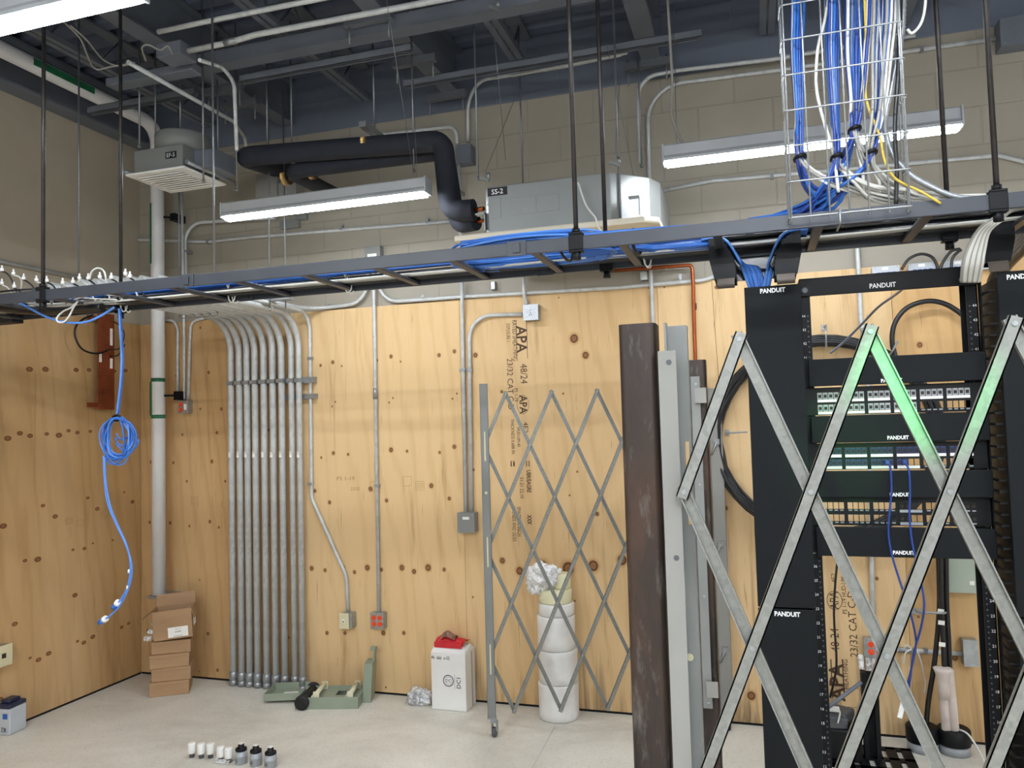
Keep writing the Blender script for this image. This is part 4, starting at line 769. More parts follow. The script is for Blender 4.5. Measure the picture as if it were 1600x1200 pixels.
for dx, rr in ((9, .03), (12, .045), (16, .055)):
    c = Yp(183+dx, 665+rr*400, Yh-.02); o = MB().tube([(c.x+math.cos(a)*rr, c.y, c.z+math.sin(a)*rr*.8) for a in [PI+PI*k/10 for k in range(11)]], .0034, 6).build('coiled_cable', BLU); tag(o, 'small inner arc of blue cable inside the hanging coil', 'cable', 'inner arcs of the hanging coil')
q = Yp(183, 653, Yh-.02); tag(MB().tube([(q.x+.018*math.cos(a), q.y-.002, q.z+.010*math.sin(a)) for a in [2*PI*k/10 for k in range(10)]], .006, 6, closed=True).build('tie_strap', BLK), 'black strap tied around the top of the hanging blue coil', 'tie strap')
for i, (pp, l) in enumerate((([(164, 715), (165, 750), (172, 790), (186, 825), (199, 855), (204, 885), (200, 915), (190, 935), (183, 943)], 'blue cable tail with the higher white and blue plug'), ([(162, 712), (163, 745), (168, 785), (182, 820), (197, 852), (206, 885), (202, 915), (188, 945), (172, 962), (163, 968)], 'blue cable tail with the lower white and blue plug'))):
    t = thing('hanging_cable', l, 'cable', Yp(*pp[0], Yh-.03), 'tails of the hanging blue cable'); P = [Yp(x, y, Yh-.03) for x, y in pp]; MB().tube(spline(P, 5), .0036, 7).build('cord', BLU2, t)
    e = P[-1]; d = (P[-1]-P[-2]).normalized(); MB().cyl(e-d*.010, e+d*.004, .0125, 10).build('collar', WHT, t); MB().cyl(e+d*.004, e+d*.026, .0125, 6, r2=.011).build('plug', BLU, t)
    MB().cyl(Yp(200 + 2*i, 915 - 25*i, Yh-.03), Yp(199 + 2*i, 920 - 25*i, Yh-.03), .005, 8).build('label', WHT, t)
# ================================================================ GROUND BUSBAR
a, b = Xp(156, 500, XW+.06), Xp(176, 640, XW+.06); t = thing('ground_busbar', 'tall copper ground bar with white labels on the left wall', 'ground bar', (XW+.06, (a.y+b.y)/2, b.z))
m = MB(); m.box(XW+.05, XW+.0565, a.y-.01, b.y+.02, b.z, a.z+.05); m.build('bar', BUS, t, bevel=.001)
m = MB()
for k in range(26):
    for s in (.25, .45): 
        yy = a.y+(b.y-a.y)*s; zz = a.z-.02-k*.023; m.cyl((XW+.0564, yy, zz), (XW+.057, yy, zz), .0035, 6)
m.build('holes', INK, t)
for zz in (a.z+.01, b.z+.03): m = MB(); m.cyl((XW+.0005, (a.y+b.y)/2, zz), (XW+.05, (a.y+b.y)/2, zz), .014, 12); m.box(XW+.044, XW+.05, a.y-.09, b.y+.01, zz-.015, zz+.015); m.build('standoff', RED if 0 else BUS, t)
for yy, z0, z1 in ((174, 513, 540), (157, 552, 566), (174, 560, 576)):
    p0, p1 = Xp(yy-2, z0, XW+.0575), Xp(yy+2, z1, XW+.0575); MB().box(XW+.0566, XW+.058, min(p0.y, p1.y), max(p0.y, p1.y), p1.z, p0.z).build('label', LAB, t)
for k, (z0, l) in enumerate(((546, 'black ground wire looping left of the copper bar'), (552, 'thin black ground wire looping right of the copper bar'))):
    if k == 0: P = [(168, 547), (160, 551), (145, 552), (128, 545), (118, 528), (118, 512), (128, 500), (145, 492)]
    else: P = [(170, 546), (186, 545), (192, 535), (194, 520), (186, 508), (178, 503)]
    cable(l, [Xp(x, y, XW+.09) for x, y in P], .0065 if k == 0 else .004, BCAB, cat='wire', name='ground_wire')
cable('lower thin black ground wire curving right of the copper bar', [Xp(x, y, XW+.085) for x, y in ((172, 556), (182, 556), (190, 549), (195, 538))], .004, BCAB, cat='wire', name='ground_wire')
LIP = pm('black_plate_brown_reflection', '#4a4038', .35, .2); DROP = pm('satin_black_plastic', '#08090b', .42, var=.03, spec=.22)  # lip is black plate; its brown paints in the reflected floor and wood
# ================================================================ DROP-OUTS AND CABLES TO THE RACK
def waterfall(label, X, sgn, Y0=2.49, Y1=2.62, z=2.232, a=.078, b=.112, mt=DROP):
    """X is the outer vertical edge; the plate curves from the runway down to it"""
    t = thing('cable_dropout', label, 'cable drop-out', (X, (Y0+Y1)/2, z-b-.05), 'curved black drop-outs')
    A = [PI/2*k/9 for k in range(10)]; prof = [(-a+math.sin(q)*a, (math.cos(q)-1)*b) for q in A] + [(0, -b-.02)]
    MB().sheet([[(X+sgn*px_, yy, z+pz) for yy in (Y0, Y1)] for px_, pz in prof], .002).build('curved_plate', mt, t)
    for yy in (Y0-.003, Y1):
        MB().prism(prof + [(-a*.82, -b-.02), (-a, -b*.6)], (X, yy, z), (sgn, 0, 0), (0, 0, 1), (0, .002, 0)).build('side_cheek', mt, t)
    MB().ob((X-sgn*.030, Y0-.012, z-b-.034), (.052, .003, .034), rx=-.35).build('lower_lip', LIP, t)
    return t
xa = Yp(1148, 390, 2.5).x; xb_ = Yp(1209, 385, 2.5).x
waterfall('left curved black drop-out feeding blue cables to the left cabinet', xa, 1); waterfall('right curved black drop-out facing the left one', xb_, -1)
m = MB(); p0, p1 = Yp(1118, 372, 2.657), Yp(1235, 433, 2.657); tag(m.box(p0.x, p1.x, 2.657, 2.6595, p1.z, p0.z).build('back_plate', BLKG), 'glossy black plate between the two drop-outs', 'plate')
for i in range(12):
    e = Yp(1176+i*1.6, 452, 2.58); rnd = random.Random(i)
    cable('blue cable curving down from the left drop-out into the cabinet top', [V(xa-.10, 2.50+.008*i, zc+.026), V(xa-.03, 2.50+.008*i, zc+.02), V(xa+.012+.002*(i % 4), 2.51+.007*i, 2.16), Yp(1160+i*2.4, 420, 2.56+.002*i), V(e.x, 2.575+.003*(i % 5), 2.05)], .0042, BLU if i % 3 else BLU2, 'blue cables through the left drop-out')
for i in range(6):
    e = Yp(1190+i*1.6, 452, 2.58)
    cable('blue cable curving down from the right drop-out into the cabinet top', [V(xb_+.10, 2.50+.012*i, zc+.026), V(xb_+.03, 2.50+.012*i, zc+.02), V(xb_-.012, 2.52+.01*i, 2.16), Yp(1198+i*1.5, 425, 2.57), V(e.x, 2.575+.003*i, 2.05)], .0042, BLU if i % 3 else BLU2, 'blue cables through the right drop-out')
# grey cables over the right drop-out
gx = Yp(1575, 338, 2.42).x
for i in range(11):
    cable('grey cable bending down over the right drop-out into the rack', [V(gx+.3, 2.42+.01*i, 2.235), V(gx+.06, 2.43+.008*i, 2.24), Yp(1548+i*1.5, 345, 2.45), Yp(1527+i*1.8, 362, 2.47), Yp(1512+i*2.6, 390, 2.49), Yp(1505+i*2.9, 415, 2.5), Yp(1503+i*2.6, 440, 2.55)], .0056, WCAB if i % 3 else GCAB, 'grey cables hanging down at the right')
waterfall('black drop-out behind the hanging grey cables', Yp(1536, 345, 2.56).x, -1, 2.56, 2.64)
for i in range(6):
    cable('thick black cable dropping from the runway behind the right cabinet door', [Yp(1640, 330+i*4, 2.9), Yp(1600, 355+i*7, 3.1), Yp(1570, 395+i*6, 3.4), Yp(1548+i*8, 440, 3.6)], .016, BCAB, 'thick black cables at the right edge')
for i in range(8): cable('thick black cable crossing the runway at the right edge', [V(.86+.03*i, 1.3, zc+.02), V(.86+.03*i, 2.3, zc+.025), V(.9+.03*i, 2.6, zc+.02), V(1.3+.03*i, 2.62, zc+.02)], .012, BCAB, 'black cables on the right branch')
for i, P in enumerate(([(1409, 421), (1420, 405), (1438, 397), (1455, 401), (1463, 412), (1465, 421)], [(1468, 421), (1476, 405), (1487, 392), (1500, 389)], [(1487, 423), (1487, 408), (1492, 398), (1502, 390)], [(1560, 386), (1570, 390), (1576, 400)])):
    cable(['black cable arching between the first two protector boxes', 'black cable rising from the second protector box', 'black cable rising from the half hidden protector box', 'short black cable near the right edge above the boxes'][i], [Yp(x, y, 4.40) for x, y in P], .0075, BCAB, cat='cable', name='feeder_cable')
# ================================================================ WIRE BASKET
YB_ = 2.25; X0 = .118; X1 = .412; zb = 2.215; zt = 3.3
t = thing('wire_basket', 'steel wire basket tray hanging down onto the runway at the right', 'wire basket', (X0, YB_, zb))
nX = 7
for k in range(nX):
    X = X0+(X1-X0)*k/(nX-1); MB().cyl((X, YB_+.003, zb-.012), (X, YB_+.003, zt), .0025, 6).build('upright_wire', ZINC, t)
for s, X in ((0, X0-.004), (1, X1+.004)):
    for q in (.05, .1): MB().cyl((X, YB_+q, zb-.005), (X, YB_+q, zt), .0025, 6).build('upright_wire', ZINC, t)
z = zb; 
while z < zt: MB().tube(fillet([(X0-.006, YB_+.105, z+.012), (X0-.006, YB_, z), (X1+.006, YB_, z), (X1+.006, YB_+.105, z+.012)], .008, 3), .0025, 6).build('cross_wire', ZINC, t); z += .1
m = MB(); q = Yp(1309, 330, 2.29); m.tube(fillet([(q.x, YB_-.008, zb+.01), (q.x, YB_-.008, ZR0-.01), (q.x, 2.33, ZR0-.01)], .01, 3), .003, 6); m.build('hook', ZINC, t)
for s in (X0-.006, X1+.006): MB().cyl((s, YB_+.1, zt-.1), (s, YB_+.1, 3.80), .004, 6).build('hanging_wire', ROD, t)
# bundles: (column at top, tie point, end point, colours)
ties = [(1250, 247), (1307, 246), (1335, 203), (1360, 240)]
tb = [(1237, 1256), (1290, 1312), (1322, 1362), (1366, 1400)]
rnd = random.Random(77); GB = 'cables inside the wire basket'
ncab = (9, 12, 14, 11)
for b in range(4):
    tx, ty = ties[b]
    for i in range(ncab[b]):
        f = i/(ncab[b]-1); xt = tb[b][0]+(tb[b][1]-tb[b][0])*f; blue = (i + b) % 2 == 0 if b else i % 2 == 0
        Yc = 2.275 + rnd.random()*.055; e = (rnd.uniform(1250, 1305), 328) if blue else (rnd.uniform(1360, 1440), 325)
        mid = (tx + (e[0]-tx)*.35 + rnd.uniform(-4, 4), (ty+325)/2)
        P = [Yp(xt-3, -160, Yc), Yp(xt, 0, Yc), Yp(xt-2+(tx-xt)*.12, 80, Yc), Yp(xt+(tx-xt)*.45, (ty+60)/2+20, Yc), Yp(tx+(f-.5)*9, ty, 2.285+.018*(i % 3)), Yp(*mid, 2.30+rnd.random()*.04), Yp(e[0], 320, 2.36)]
        P[-1].z = zc+.045+rnd.uniform(0, .03); P.append(V(P[-1].x + (-.16 if blue else .22), 2.42+rnd.random()*.08, zc+.03+rnd.random()*.03))
        cable(('blue' if blue else 'white') + ' cable in the wire basket, tied in the %s bundle from the left' % ['first', 'second', 'third', 'fourth'][b], P, .0045, (BLU if i % 3 else BLUD) if blue else (WCAB if i % 3 else GCAB), GB + ' %d' % b, seg=6)
    q = Yp(tx, ty, 2.30); tag(MB().tube([(q.x+.014*math.cos(a), q.y+.026*math.sin(a), q.z+.003*math.cos(a)) for a in [2*PI*k/12 for k in range(12)]], .0058, 6, closed=True).build('tie_strap', BLK), 'black strap around the %s cable bundle in the wire basket' % ['leftmost', 'second', 'third, highest', 'rightmost'][b], 'tie strap')
cable('loose white cable wandering between bundles in the wire basket', [Yp(x, y, 2.29) for x, y in ((1296, -10), (1288, 35), (1278, 75), (1275, 130), (1282, 170), (1294, 210), (1303, 245), (1310, 300))], .0045, WCAB)
cable('yellow cable threading through the wire basket', [Yp(x, y, 2.29) for x, y in ((1350, -10), (1353, 60), (1352, 140), (1358, 170), (1375, 215), (1382, 250), (1400, 280), (1440, 300), (1470, 318))], .0035, YCAB)
# corrugated flexible steel conduit
P = spline([Yp(x, y, 2.33) for x, y in ((1412, -40), (1410, 40), (1402, 90), (1392, 140), (1384, 175), (1382, 200), (1392, 235), (1405, 255), (1425, 275), (1455, 292), (1485, 305), (1520, 313))], 24)
o = MB().tube(P, .008, 8, rs=[.0095 if k % 2 else .0072 for k in range(len(P))]).build('flexible_conduit', ZINC); tag(o, 'ribbed metal flexible conduit curving out of the wire basket', 'conduit')
cable('black cable on the right side of the wire basket', [Yp(x, y, 2.31) for x, y in ((1407, -20), (1404, 100), (1398, 200), (1401, 260), (1400, 320))], .006, BCAB)
cable('thin grey wire looping outside the wire basket at its top right', [Yp(x, y, 2.3) for x, y in ((1447, -10), (1444, 20), (1437, 40), (1425, 52), (1418, 46))], .004, WCAB)
# ================================================================ RACK
YR = 2.66; RX0, RX1 = .163, .648
def zr(y): return Yp(1390, y, YR).z
t = thing('network_rack', 'tall black open network rack with white lettering on its top bar', 'network rack', ((RX0+RX1)/2, 2.75, 0))
for X, s in ((RX0-.012, 1), (RX1+.012, -1)):
    m = MB(); m.box(min(X, X+s*.032), max(X, X+s*.032), YR+.01, YR+.014, 0, 2.09); m.box(min(X, X+s*.004), max(X, X+s*.004), YR+.01, YR+.086, 0, 2.09); m.box(min(X, X+s*.032), max(X, X+s*.032), YR+.082, YR+.086, 0, 2.09); m.build('upright', BLK, t)
    m = MB()
    for k in range(118):
        z = .06+k*.01665
        if z < 2.0: m.cyl((X+s*.023, YR+.0101, z), (X+s*.023, YR+.0095, z), .0028, 6)
    m.build('mounting_holes', DGREY, t)
    m = MB()
    for k in range(44): z = .08+k*.04445; m.text(str(k+1), .012, (X+s*.010, YR+.0094, z), UX, UZ, 0)
    m.build('unit_numbers', GLAS, t)
m = MB(); zt_ = Yp(1380, 440, YR).z; m.box(RX0-.012, RX1+.012, YR-.004, YR+.006, zt_-.030, zt_+.028); m.box(RX0-.012, RX1+.012, YR+.006, YR+.09, zt_+.022, zt_+.028); m.build('top_bar', BLK, t, bevel=.002)
p = Yp(1379, 446, YR-.005); MB().text('PANDUIT', .021, (p.x, YR-.0045, p.z), UX, UZ, 0, bold=.018, sx=.85).build('lettering', GLAS, t)
for px, py in ((1257, 454), (1504, 437)): q = Yp(px, py, YR-.006); MB().lathe([(.0105, 0), (.0105, .006), (.006, .008)], (0, 0, 0), 16, M=Matrix.Translation((q.x, YR-.0045, q.z)) @ Matrix.Rotation(PI/2, 4, 'X')).build('bolt', ZINC if 0 else DSTEEL, t)
for X in (RX0+.02, RX1-.02): MB().box(X-.03, X+.03, YR-.02, YR+.2, 0, .02).build('foot', BLK, t)
MB().box(RX0, RX1, YR+.02, YR+.08, 0, .03).build('base_bar', BLK, t)
# flat cover panels (two units) with lettering
for i, (y0, y1, l) in enumerate(((557, 600, 'topmost black cover panel in the rack, tinged green'), (647, 690, 'second black cover panel in the rack, below the white-labelled ports'), (734, 776, 'third black cover panel in the rack, below the blue ports'), (822, 868, 'lowest black cover panel in the rack, above the opening'))):
    z0, z1 = zr(y1), zr(y0); t = thing('cable_manager', l, 'cable manager', ((RX0+RX1)/2, YR, z0), 'black cover panels in the rack')
    cv = MB().box(RX0+.002, RX1+.014, YR-.035, YR-.029, z0, z1).build('cover', BLKM, t, bevel=.003)
    m = MB(); m.box(RX0-.01, RX1+.01, YR+.003, YR+.0085, z0+.004, z1-.004); m.box(RX0+.01, RX0+.02, YR-.029, YR+.004, z0+.01, z1-.01); m.box(RX1-.03, RX1-.02, YR-.029, YR+.004, z0+.01, z1-.01); m.build('bracket', BLK, t)
    q = [(1393, 597), (1403, 685), (1407, 775), (1412, 865)][i]; p = Yp(q[0], q[1]-1, YR-.036)
    MB().text('PANDUIT', .0155, (p.x, YR-.0356, max(p.z, z0+.009)), UX, UZ, 0, bold=.032, sx=.9).build('lettering', GLAS, cv)
BPORT = pm('blue_jack', '#11275c', .4)
# patch panels
def patch(label, y0, y1, kind):
    z0, z1 = zr(y1), zr(y0); t = thing('patch_panel', label, 'patch panel', ((RX0+RX1)/2, YR, z0)); Yf = YR
    Yf = YR - .004
    # frame of bars with real openings where a port is empty
    H_ = z1-z0; rows = (z0+H_*.70, z0+H_*.26); ph = H_*.12; m = MB()
    def empty(r, c):
        if kind == 'empty': return not (c in (12, 13) or c > 20)
        if kind == 'blue': return r == 1 and c >= 14
        return r == 1 and c >= 16
    gx0 = RX0+.026; pit = .0162; gap = .0088
    def cxp(c): return gx0 + c*pit + (c//4)*gap + .0082
    xe = cxp(23)+.0085
    m.box(RX0-.01, gx0-.001, Yf, Yf+.003, z0, z1); m.box(xe+.001, RX1+.01, Yf, Yf+.003, z0, z1)
    m.box(gx0-.001, xe+.001, Yf, Yf+.003, rows[0]+ph, z1); m.box(gx0-.001, xe+.001, Yf, Yf+.003, rows[1]+ph, rows[0]-ph); m.box(gx0-.001, xe+.001, Yf, Yf+.003, z0, rows[1]-ph)
    for r in (0, 1):
        zc_ = rows[r]
        for c in range(25):
            xl = gx0-.001 if c == 0 else cxp(c-1)+.0071; xr = xe+.001 if c == 24 else cxp(c)-.0071
            m.box(xl, xr, Yf, Yf+.003, zc_-ph, zc_+ph)
    m.build('faceplate', BLK, t)
    for r in (0, 1):
        zc_ = rows[r]
        for c in range(24):
            if not empty(r, c):
                j = MB(); x = cxp(c); j.box(x-.007, x+.007, Yf-.001, Yf+.02, zc_-ph+.0005, zc_+ph-.0005); j.box(x-.0045, x+.0045, Yf-.0013, Yf-.0009, zc_-.006, zc_+.004, 1); j.build('port', [{'blue': BPORT, 'white': CAN, 'empty': BLK}[kind], INK], t)
        for g in range(6):
            if not empty(r, g*4): MB().box(cxp(g*4)-.007, cxp(g*4+3)+.007, Yf-.0012, Yf, zc_-ph-.0095, zc_-ph-.001).build('label_strip', LAB if kind != 'empty' else CAN, t)
            else: 
                for c in range(4): MB().box(cxp(g*4+c)-.005, cxp(g*4+c)+.005, Yf-.0012, Yf, zc_-ph-.0055, zc_-ph-.002).build('label_strip', CAN, t)
patch('patch panel with grey ports and white label strips, highest in the rack', 602, 646, 'white'); patch('patch panel with blue ports, in the middle of the rack', 691, 733, 'blue'); patch('patch panel with open empty ports showing the plywood behind', 777, 821, 'empty')
# blue patch leads
for i, (pp, l) in enumerate((([(1386, 722), (1391, 730), (1393, 765), (1390, 800), (1388, 830), (1393, 865), (1405, 905), (1420, 950), (1429, 985), (1431, 1010), (1424, 1045), (1414, 1085), (1411, 1100)], 'blue patch lead from the middle panel, ending in a white tag'), ([(1413, 722), (1420, 735), (1422, 770), (1421, 800), (1424, 840), (1432, 880), (1441, 920), (1444, 950), (1438, 985), (1428, 1020), (1422, 1060), (1418, 1090), (1412, 1105)], 'blue patch lead from the middle panel bowing out to the right'))):
    t = thing('patch_lead', l, 'cable', Yp(*pp[0], 2.62)); P = [Yp(x, y, 2.60 + .2*max(0, (k-7)/5)) for k, (x, y) in enumerate(pp)]; MB().tube(spline(P, 5), .0032, 7).build('cord', BLUD, t)
    MB().ob(P[0]+V(0, .01, 0), (.011, .035, .009)).build('plug', BLUD, t)
    if i == 0: e = P[-1]; MB().ob(e+V(-.006, 0, -.02), (.014, .006, .05), ry=.25).build('tag', LAB, t)
# vertical managers with doors
def manager(label, Xa, Xb, zsplit, name_px, top, second=None, lett='PANDUIT'):
    t = thing('vertical_cable_manager', label, 'cable manager', ((Xa+Xb)/2, 2.6, 0), 'tall black side cabinets of the rack')
    dl = MB().box(Xa, Xb, 2.55, 2.556, .02, zsplit-.002).build('lower_door', BLKM, t, bevel=.002); du = MB().box(Xa, Xb, 2.55, 2.556, zsplit+.002, top).build('upper_door', BLKM, t, bevel=.002)
    MB().box(Xa+.01, Xb-.01, 2.60, 2.75, 0, .02).build('base', BLK, t)
    for X in (Xa+.004, Xb-.008): MB().box(X, X+.004, 2.556, 2.76, .02, top-.012).build('side_wall', BLK, t)
    MB().box(Xa+.008, Xb-.008, 2.68, 2.684, .02, top-.012).build('back_panel', BLK, t)
    for (px, py) in name_px:
        p = Yp(px, py, 2.549); MB().text(lett, .0195, (p.x, 2.5493, p.z), UX, UZ, 0, bold=.032, sx=.9).build('lettering', GLAS, dl if py > 800 else du)
    return t
mL = manager('tall black cable cabinet on the left side of the rack', -.018, .150, 1.083, ((1207, 454), (1230, 960)), 2.08)
mR = manager('tall black cable cabinet on the right side of the rack, cut by the photo edge', .682, .85, 1.083, ((1596, 432),), 2.07)
m = MB()
for k in range(60):
    z = .1+k*.0325; m.box(RX1+.014, .682, YR-.09, YR-.084, z, z+.006); m.box(RX1+.014, RX1+.022, YR-.084, YR+.0, z, z+.006)
m.box(RX1+.0125, RX1+.016, YR-.02, YR+.009, .02, 2.06); m.build('fingers', BLK, mR)
# ================================================================ BEHIND THE RACK
c = Yp(1288, 690, 4.38)
for i in range(9):
    rr = .53+.012*(i % 5); yy = 4.44-.018*(i//3); rnd = random.Random(600+i)
    o = MB().tube([(c.x+math.cos(a)*rr*(.98+.02*rnd.random()), yy+.008*math.sin(4*a+i), c.z+.02+math.sin(a)*(rr*.93)) for a in [2*PI*k/40 for k in range(40)]], .0095, 8, closed=True).build('coiled_cable', BCAB); tag(o, 'turn of the large black cable coil hooked on the wall behind the rack', 'cable', 'turns of the big black coil')
cable('thick black cable looping on the plywood at the upper right inside the rack frame', [Yp(x, y, 4.42) for x, y in ((1400, 560), (1394, 535), (1397, 508), (1412, 485), (1435, 473), (1462, 471), (1490, 482), (1520, 510), (1535, 560), (1520, 620))], .013, BCAB)
for x0, y0, x1, y1, l in ((1288, 511, 1291, 545, 'bright steel hook holding the black coil at its upper left'), (1387, 555, 1403, 533, 'steel hook holding the black coil at its upper right'), (1136, 676, 1168, 675, 'steel hook holding the black coil at its left side')):
    p0 = Yp(x0, y0, 4.46); p1 = Yp(x1, y1, 4.36); m = MB(); m.box(p0.x-.012, p0.x+.012, YW-.005, YW-.0005, p0.z-.015, p0.z+.015); m.tube([p0, V(p0.x, 4.36, p0.z), p1], .005, 8); tag(m.build('wall_hook', ZINC), l, 'hook')
m = MB(); m.tube(spline([Yp(1297, 552, 3.6), Yp(1318, 535, 3.6), Yp(1345, 508, 3.55), Yp(1372, 480, 3.4), Yp(1400, 460, 3.2), Yp(1412, 449, 2.8)], 5), .005, 6); tag(m.build('grey_strap', DSTEEL), 'grey strap slanting across the opening under the rack top bar', 'strap')
cable('pair of vertical black feeder cables, left strand, into the left floor sleeve', [Yp(x, y, 4.36) for x, y in ((1466, 860), (1468, 940), (1464, 1000), (1458, 1050), (1450, 1100), (1446, 1150))], .0125, BCAB, name='feeder_cable')
for i, dx in enumerate((0, 8)): cable(['vertical black feeder cable dropping into the cloth wrap, left one', 'vertical black feeder cable dropping into the cloth wrap, right one'][i], [Yp(x+dx, y, 4.33+.03*i) for x, y in ((1470, 860), (1471, 940), (1474, 1000), (1476, 1046), (1482, 1100), (1484, 1150))], .0125, BCAB, name='feeder_cable')
for k, y in enumerate((955, 973, 1007)): p = Yp(1470+k, y, 4.30); tag(MB().ob(p, (.028, .004, .02), ry=.1).build('cable_tag', LAB), 'white tag on the vertical black cables, %s' % ['topmost', 'middle', 'lowest'][k], 'tag')
m = MB(); m.tube([Yp(1432, 955, 4.46), Yp(1438, 957, 4.30), Yp(1476, 958, 4.28), Yp(1480, 956, 4.46)], .006, 8); m.box(Yp(1430, 955, YW).x-.02, Yp(1430, 955, YW).x+.03, YW-.006, YW-.0005, Yp(1430, 955, YW).z-.014, Yp(1430, 955, YW).z+.014); tag(m.build('cable_bracket', ZINC), 'steel bracket holding the vertical black cables to the wall', 'bracket')
for i, (x, y) in enumerate(((1439, 1165), (1487, 1168))):
    p = Zp(x, y, 0); p.y = min(p.y, 4.36); p = V(p.x, 4.36, 0); t = thing('floor_sleeve', ['black-capped floor sleeve taking one bare cable', 'black-capped floor sleeve with the cloth-wrapped cables'][i], 'floor sleeve', p, 'floor sleeves behind the rack')
    MB().lathe([(.070, .0), (.070, .045)], p, 28).build('collar', CAN, t); MB().lathe([(.073, .0455), (.075, .053), (.075, .115), (.068, .122)], p, 28).build('rubber_cap', BLK, t)
m = MB()
for dx in (-5, 7): m.tube(spline([Yp(1479+dx*.5, 1046, 4.33), Yp(1478+dx, 1075, 4.32), Yp(1482+dx, 1115, 4.31), Yp(1485+dx, 1152, 4.34)], 4), .022, 12)
m.lathe([(.026, -.09), (.03, -.03), (.028, .0), (.036, .035), (.044, .055), (.032, .056)], Yp(1474, 1062, 4.30), 14); tag(m.build('cloth_wrap', CLTH), 'pinkish white cloth wrapped round two cables above the floor sleeve', 'cloth')
# black box and frame low at the left behind the gate
pb = Zp(1385, 1180, 0)
t = thing('rack_frame', 'narrow black upright with a slotted base plate low behind the gate', 'frame', (pb.x-.1, 4.0, 0))
p0 = Yp(1348, 1100, 4.15); p1 = Yp(1374, 1100, 4.15)
MB().box(p0.x, p0.x+.02, 4.15, 4.21, .012, .42).build('post', BLK, t); MB().box(p1.x-.02, p1.x, 4.15, 4.21, .012, .42).build('post', BLK, t); MB().box(p0.x+.02, p1.x-.02, 4.19, 4.194, .012, .42).build('web', BLK, t)
m = MB()
for k in range(7):
    a = p0.x-.24+.07*k; m.box(a, a+.045, 4.05, 4.33, 0, .012)
m.box(p0.x-.24, p0.x+.225, 4.05, 4.08, 0, .012); m.box(p0.x-.24, p0.x+.225, 4.17, 4.20, 0, .012); m.box(p0.x-.24, p0.x+.225, 4.30, 4.33, 0, .012); m.build('base_plate', BLK, t)
t = thing('tool_bin', 'black bin of loose parts low behind the left gate bars', 'bin', (p0.x-.15, 4.2, 0))
m = MB(); m.box(p0.x-.27, p0.x-.015, 4.10, 4.3, .0125, .16); m.build('body', BLK, t, bevel=.01)
m = MB(); m.ob((p0.x-.16, 4.15, .19), (.16, .1, .06), rz=.3, ry=.2); m.ob((p0.x-.1, 4.2, .2), (.1, .12, .05), rz=-.5); m.build('loose_parts', DGREY, t, bevel=.01)
MB().ob((p0.x-.13, 4.16, .235), (.05, .03, .02)).build('white_part', WHT, t, bevel=.004)
for k in range(2): MB().tube(spline([(p0.x-.25+.08*k, 4.1, .2), (p0.x-.24+.08*k, 4.1, .26), (p0.x-.19+.08*k, 4.1, .25), (p0.x-.2+.08*k, 4.1, .19)], 5), .004, 6).build('wire', WCAB, t)
m = MB(); a, b = Yp(1285, 1112, 4.05), Yp(1346, 1066, 4.135); m.tube([a, b], .011, 4); tag(m.build('brace_bar', DSTEEL), 'grey brace bar leaning from the narrow black upright', 'bar')
for k, (px, py) in enumerate(((1345, 1040), (1355, 1028), (1364, 1035))):
    a = Yp(px, py-12, 4.465); b = Yp(px+4, py+35, 4.465); t = thing('plastic_tube_bag', 'clear plastic tube with a white cap hanging by the orange outlet, %s' % ['lowest', 'highest', 'middle'][k], 'plastic tube', b, 'clear capped tubes by the outlet')
    MB().cyl(a, b, .014, 10).build('tube', FILM, t); MB().lathe([(.010, -.015), (.015, -.01), (.015, .012), (.008, .018)], a, 10).build('cap', WHT, t)
cable('black wire hanging over the stamped plywood inside the rack opening', [Yp(x, y, 4.44) for x, y in ((1310, 868), (1306, 900), (1303, 960), (1307, 1030), (1304, 1060), (1297, 1090))], .006, BCAB)
for i, P in enumerate(([(1413, 1012), (1416, 1008), (1424, 1014), (1415, 1020), (1412, 1038)], [(1432, 1015), (1438, 1030), (1443, 1050), (1446, 1070), (1444, 1085)])): cable(['white plastic tie hanging from the low horizontal conduit', 'thin white wire dangling below the low horizontal conduit'][i], [Yp(x, y, 4.43) for x, y in P], .004, WCAB)
cable('white wire curling from the right floor sleeve', [V(.87, 4.33, .126), V(.91, 4.29, .12), V(.945, 4.25, .06), V(.965, 4.23, .006)], .005, WCAB)
